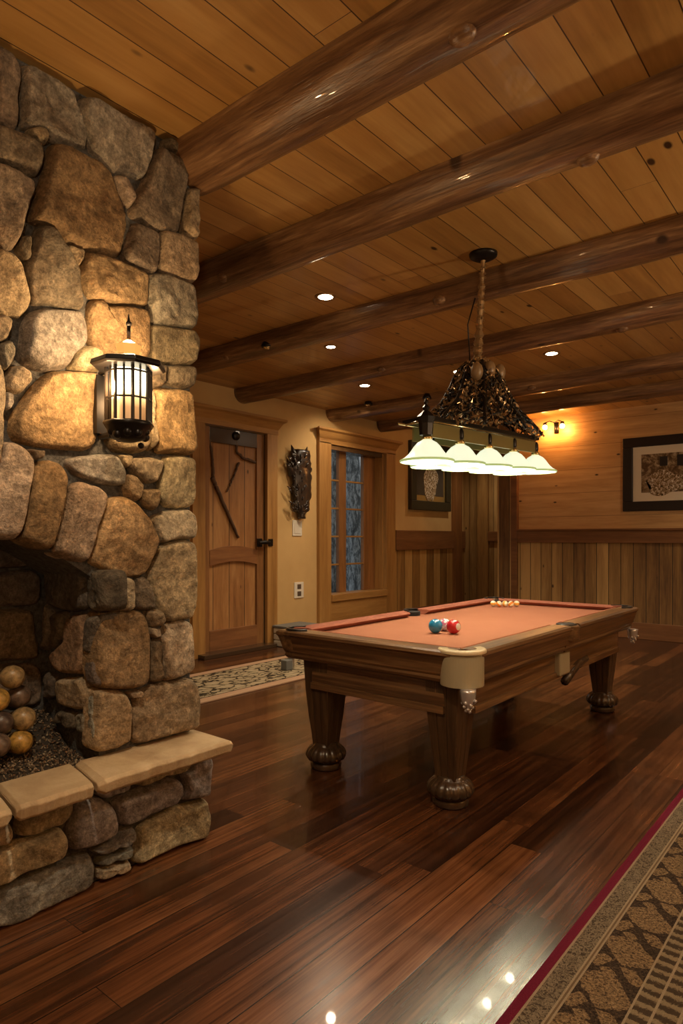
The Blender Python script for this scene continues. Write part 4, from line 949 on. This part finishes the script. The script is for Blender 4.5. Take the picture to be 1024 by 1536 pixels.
# ------------------------------------------------------------------ sconce on the plank wall
scz = 2.88
p1 = at(817, 641, Y=YR-.12); p2 = at(843, 639, Y=YR-.12)
sc = thing('twin_bulb_sconce', 'small iron wall sconce with two glowing orange bulbs high on the plank wall', 'wall sconce', (p1.x, YR, 2.85))
pm = (p1+p2)/2
bm = N(); box(bm, pm.x-.03, pm.x+.03, YR-.02, YR, pm.z-.08, pm.z+.07); tube(bm, [(pm.x, YR-.02, pm.z-.08), (pm.x, YR-.07, pm.z-.02), (pm.x, YR-.09, pm.z+.07)], .009, 8)
for p in (p1, p2): tube(bm, [(pm.x, YR-.09, pm.z+.06), ((pm.x+p.x)/2, YR-.11, pm.z+.085), (p.x, YR-.12, p.z+.06)], .007, 8); lathe(bm, [(.03, .035), (.026, .055), (.012, .065)], (p.x, p.y, p.z), 12)
obj('bracket', bm, M['iron'], sc, smooth=True)
for p in (p1, p2):
    obj('bulb', sphere(N(), p, .032, 16), M['bulb'], sc, smooth=True)
    light('bulb_light', 'POINT', p+Vector((0, -.0, -.05)), 3.2, (1, .42, .10), sc, .02)

# ------------------------------------------------------------------ pictures
def picture_right():
    x0, x1, z0, z1 = -2.607, -1.25, 1.645, 2.595
    t = thing('framed_picture', 'wide dark framed picture with cream mat hanging on the plank wall at right', 'picture', (x0, YR, z0))
    bm = N(); w_ = .125; yb_ = YR-.045
    for a in ((x0, x1, z0, z0+w_), (x0, x1, z1-w_, z1), (x0, x0+w_, z0+w_, z1-w_), (x1-w_, x1, z0+w_, z1-w_)): box(bm, a[0], a[1], yb_, YR, a[2], a[3])
    obj('frame', bm, M['frame'], t, bevel=.008)
    boxo('mat', x0+w_, x1-w_, YR-.02, YR-.004, z0+w_, z1-w_, M['matb'], t, bevel=0)
    ax0, ax1, az0, az1 = x0+.225, x1-.225, z0+.235, z1-.225
    boxo('print', ax0, ax1, YR-.024, YR-.019, az0, az1, M['art_r'], t, bevel=0)
    for a_ in ((ax0+.22, ax0+.31, az1-.16, az1-.04), (ax0+.42, ax0+.52, az1-.17, az1-.03)): boxo('dark_house_shape', a_[0], a_[1], YR-.027, YR-.023, a_[2], a_[3], M['frame'], t, bevel=0)
    bm = N(); prism(bm, [(ax0+.30+.24*math.cos(a)*(1+.2*math.sin(5*a)), YR-.0265, az0+.12+.15*math.sin(a)*(1+.25*math.cos(3*a))) for a in (2*PI*k/30 for k in range(30))], .003, (0, 1, 0)); obj('pale_foliage_shape', bm, M['artlight'], t)
picture_right()
def picture_back():
    y0_, y1_, z0, z1 = 8.52, 9.73, 1.745, 2.83
    t = thing('framed_picture', 'dark olive framed print half hidden behind the pool table lamp shades', 'picture', (XW, y0_, z0))
    w_ = .15; bm = N()
    for a in ((y0_, y1_, z0, z0+w_), (y0_, y1_, z1-w_, z1), (y0_, y0_+w_, z0+w_, z1-w_), (y1_-w_, y1_, z0+w_, z1-w_)): box(bm, XW, XW+.07, a[0], a[1], a[2], a[3])
    obj('frame', bm, M['frame_g'], t, bevel=.008)
    boxo('mat', XW+.004, XW+.03, y0_+w_, y1_-w_, z0+w_, z1-w_, M['goldline'], t, bevel=0)
    boxo('print', XW+.028, XW+.034, y0_+w_+.05, y1_-w_-.05, z0+w_+.09, z1-w_-.05, M['art_b'], t, bevel=0)
    bm = N(); cyy, czz = 9.13, 2.22
    prism(bm, [(XW+.034, cyy+.17*math.cos(a)*(1+.3*math.sin(2*a+1)+.12*math.sin(7*a)), czz+.33*math.sin(a)*(1+.12*math.sin(5*a))) for a in (2*PI*k/40 for k in range(40))], .003, (1, 0, 0)); obj('pale_figure_shape', bm, M['artlight'], t)
picture_back()

# ------------------------------------------------------------------ switch, outlet, carving
def plate(px, py, label, cat, name, outlet):
    p = at(px, py, X=XW); t = thing(name, label, cat, p)
    boxo('cover_plate', XW, XW+.012, p.y-.085, p.y+.085, p.z-.10, p.z+.10, M['white'], t, bevel=.004)
    if outlet:
        for s in (-1, 1):
            bm = N(); box(bm, XW+.012, XW+.016, p.y-.035, p.y+.035, p.z+s*.045-.03, p.z+s*.045+.03); o = obj('socket_face', bm, M['chrome'], t, bevel=.003)
    else: boxo('rocker', XW+.012, XW+.018, p.y-.055, p.y+.055, p.z-.07, p.z+.07, M['white'], t)
plate(445, 792, 'cream rocker light switch below the dark wall carving', 'light switch', 'light_switch', False)
plate(447.5, 885, 'white electrical outlet low on the ochre wall between door and window', 'outlet', 'wall_outlet', True)
ca = at(446, 728, X=XW)
t = thing('wall_carving', 'tall dark carved leafy wall ornament beside the window', 'wall ornament', (XW, ca.y, ca.z-.45))
bm = N(); rs = []
sil = [(437, 459, 674), (436, 460, 690), (432, 461, 700), (434, 462, 715), (435, 461, 735), (436, 459, 755), (438, 457, 766), (443, 452, 769), (443.5, 451.5, 778)]
rs = []
for j in range(33):
    u = j/32*(len(sil)-1); k = min(int(u), len(sil)-2); f = u-k
    a, b, y = (sil[k][i]+(sil[k+1][i]-sil[k][i])*f for i in range(3))
    pa, pb = at(a, y, X=XW), at(b, y, X=XW); cyy = (pa.y+pb.y)/2; hw = (pb.y-pa.y)/2
    ring = []
    for m_ in range(20):
        an = 2*PI*m_/20; q = 1+.30*noise.noise(Vector((math.cos(an)*2.2, math.sin(an)*2.2, j*.55)))
        ring.append((XW+.055+.05*math.cos(an)*q, cyy+hw*math.sin(an)*q, pa.z))
    rs.append(ring)
rings(bm, rs); obj('carved_body', bm, M['carve'], t, smooth=True)
bm = N()
for k in range(60):
    j = rr.randrange(2, 26); u = j/32*(len(sil)-1); kk = min(int(u), len(sil)-2); f = u-kk; a, b, y = (sil[kk][i]+(sil[kk+1][i]-sil[kk][i])*f for i in range(3))
    s = rr.random(); p = at(a+(b-a)*s, y, X=XW+.09); L_ = rr.uniform(.04, .09); dy_ = (s-.5)*.12
    tube(bm, [p, p+Vector((.02, dy_*.5, L_*.6)), p+Vector((.0, dy_, L_))], [.014, .012, .002], 5)
for q, ty in ((434, 697), (457.5, 678), (440, 676)):
    p = at(q, ty, X=XW+.05); s = -1 if q < 445 else 1; tube(bm, [p-Vector((0, s*.05, .13)), p-Vector((0, 0, .02)), p+Vector((0, s*.04, .07))], [.05, .035, .004], 6)
obj('carved_leaves', bm, M['carve'], t, smooth=True)

# ------------------------------------------------------------------ rugs, stone bench, chrome stand
bm = N(); rs = []
n = 90
for i in range(n+1):
    y = .6+4.3*i/n; e = .002*noise.noise(Vector((y*6, 0, 0)))
    rs.append([(-.795+e, y, .0), (-.793+e, y, .009), (-.78, y, .012), (0, y, .012), (1.2, y, .012), (1.2, y, 0)])
rings(bm, rs); o = obj('runner_rug', bm, M['rug']); tag(o, 'large tan and brown leaf patterned rug with dark red edge, lower right', 'rug')
o = boxo('door_rug', -5.02, -4.10, 2.3, 5.3, 0, .014, M['doormat'], bevel=.004); tag(o, 'tan runner rug with dark dashes and pink border in front of the rustic door', 'rug')
bn = thing('stone_bench', 'low pale stone block bench with grey top between door and pool table', 'stone bench', (XW+.2, 5.82, 0))
for k in range(3): boxo('stone_block', XW+.06, XW+.38-.012*k, 5.53, 5.98, .075*k+.001, .075*k+.072, M['paleblock'], bn, bevel=.012)
boxo('slate_top', XW+.055, XW+.39, 5.52, 6.0, .226, .250, M['slate'], bn)
p = at(430, 1005, Z=0.014); t = thing('chrome_stand', 'small chrome post with a dark box standing on the door rug', 'stand', p)
boxo('box', p.x-.04, p.x+.04, p.y-.045, p.y+.045, .016, .115, M['slate'], t, bevel=.008)
boxo('chrome_post', p.x-.03, p.x+.02, p.y+.05, p.y+.09, .016, .20, M['chrome'], t, bevel=.006)
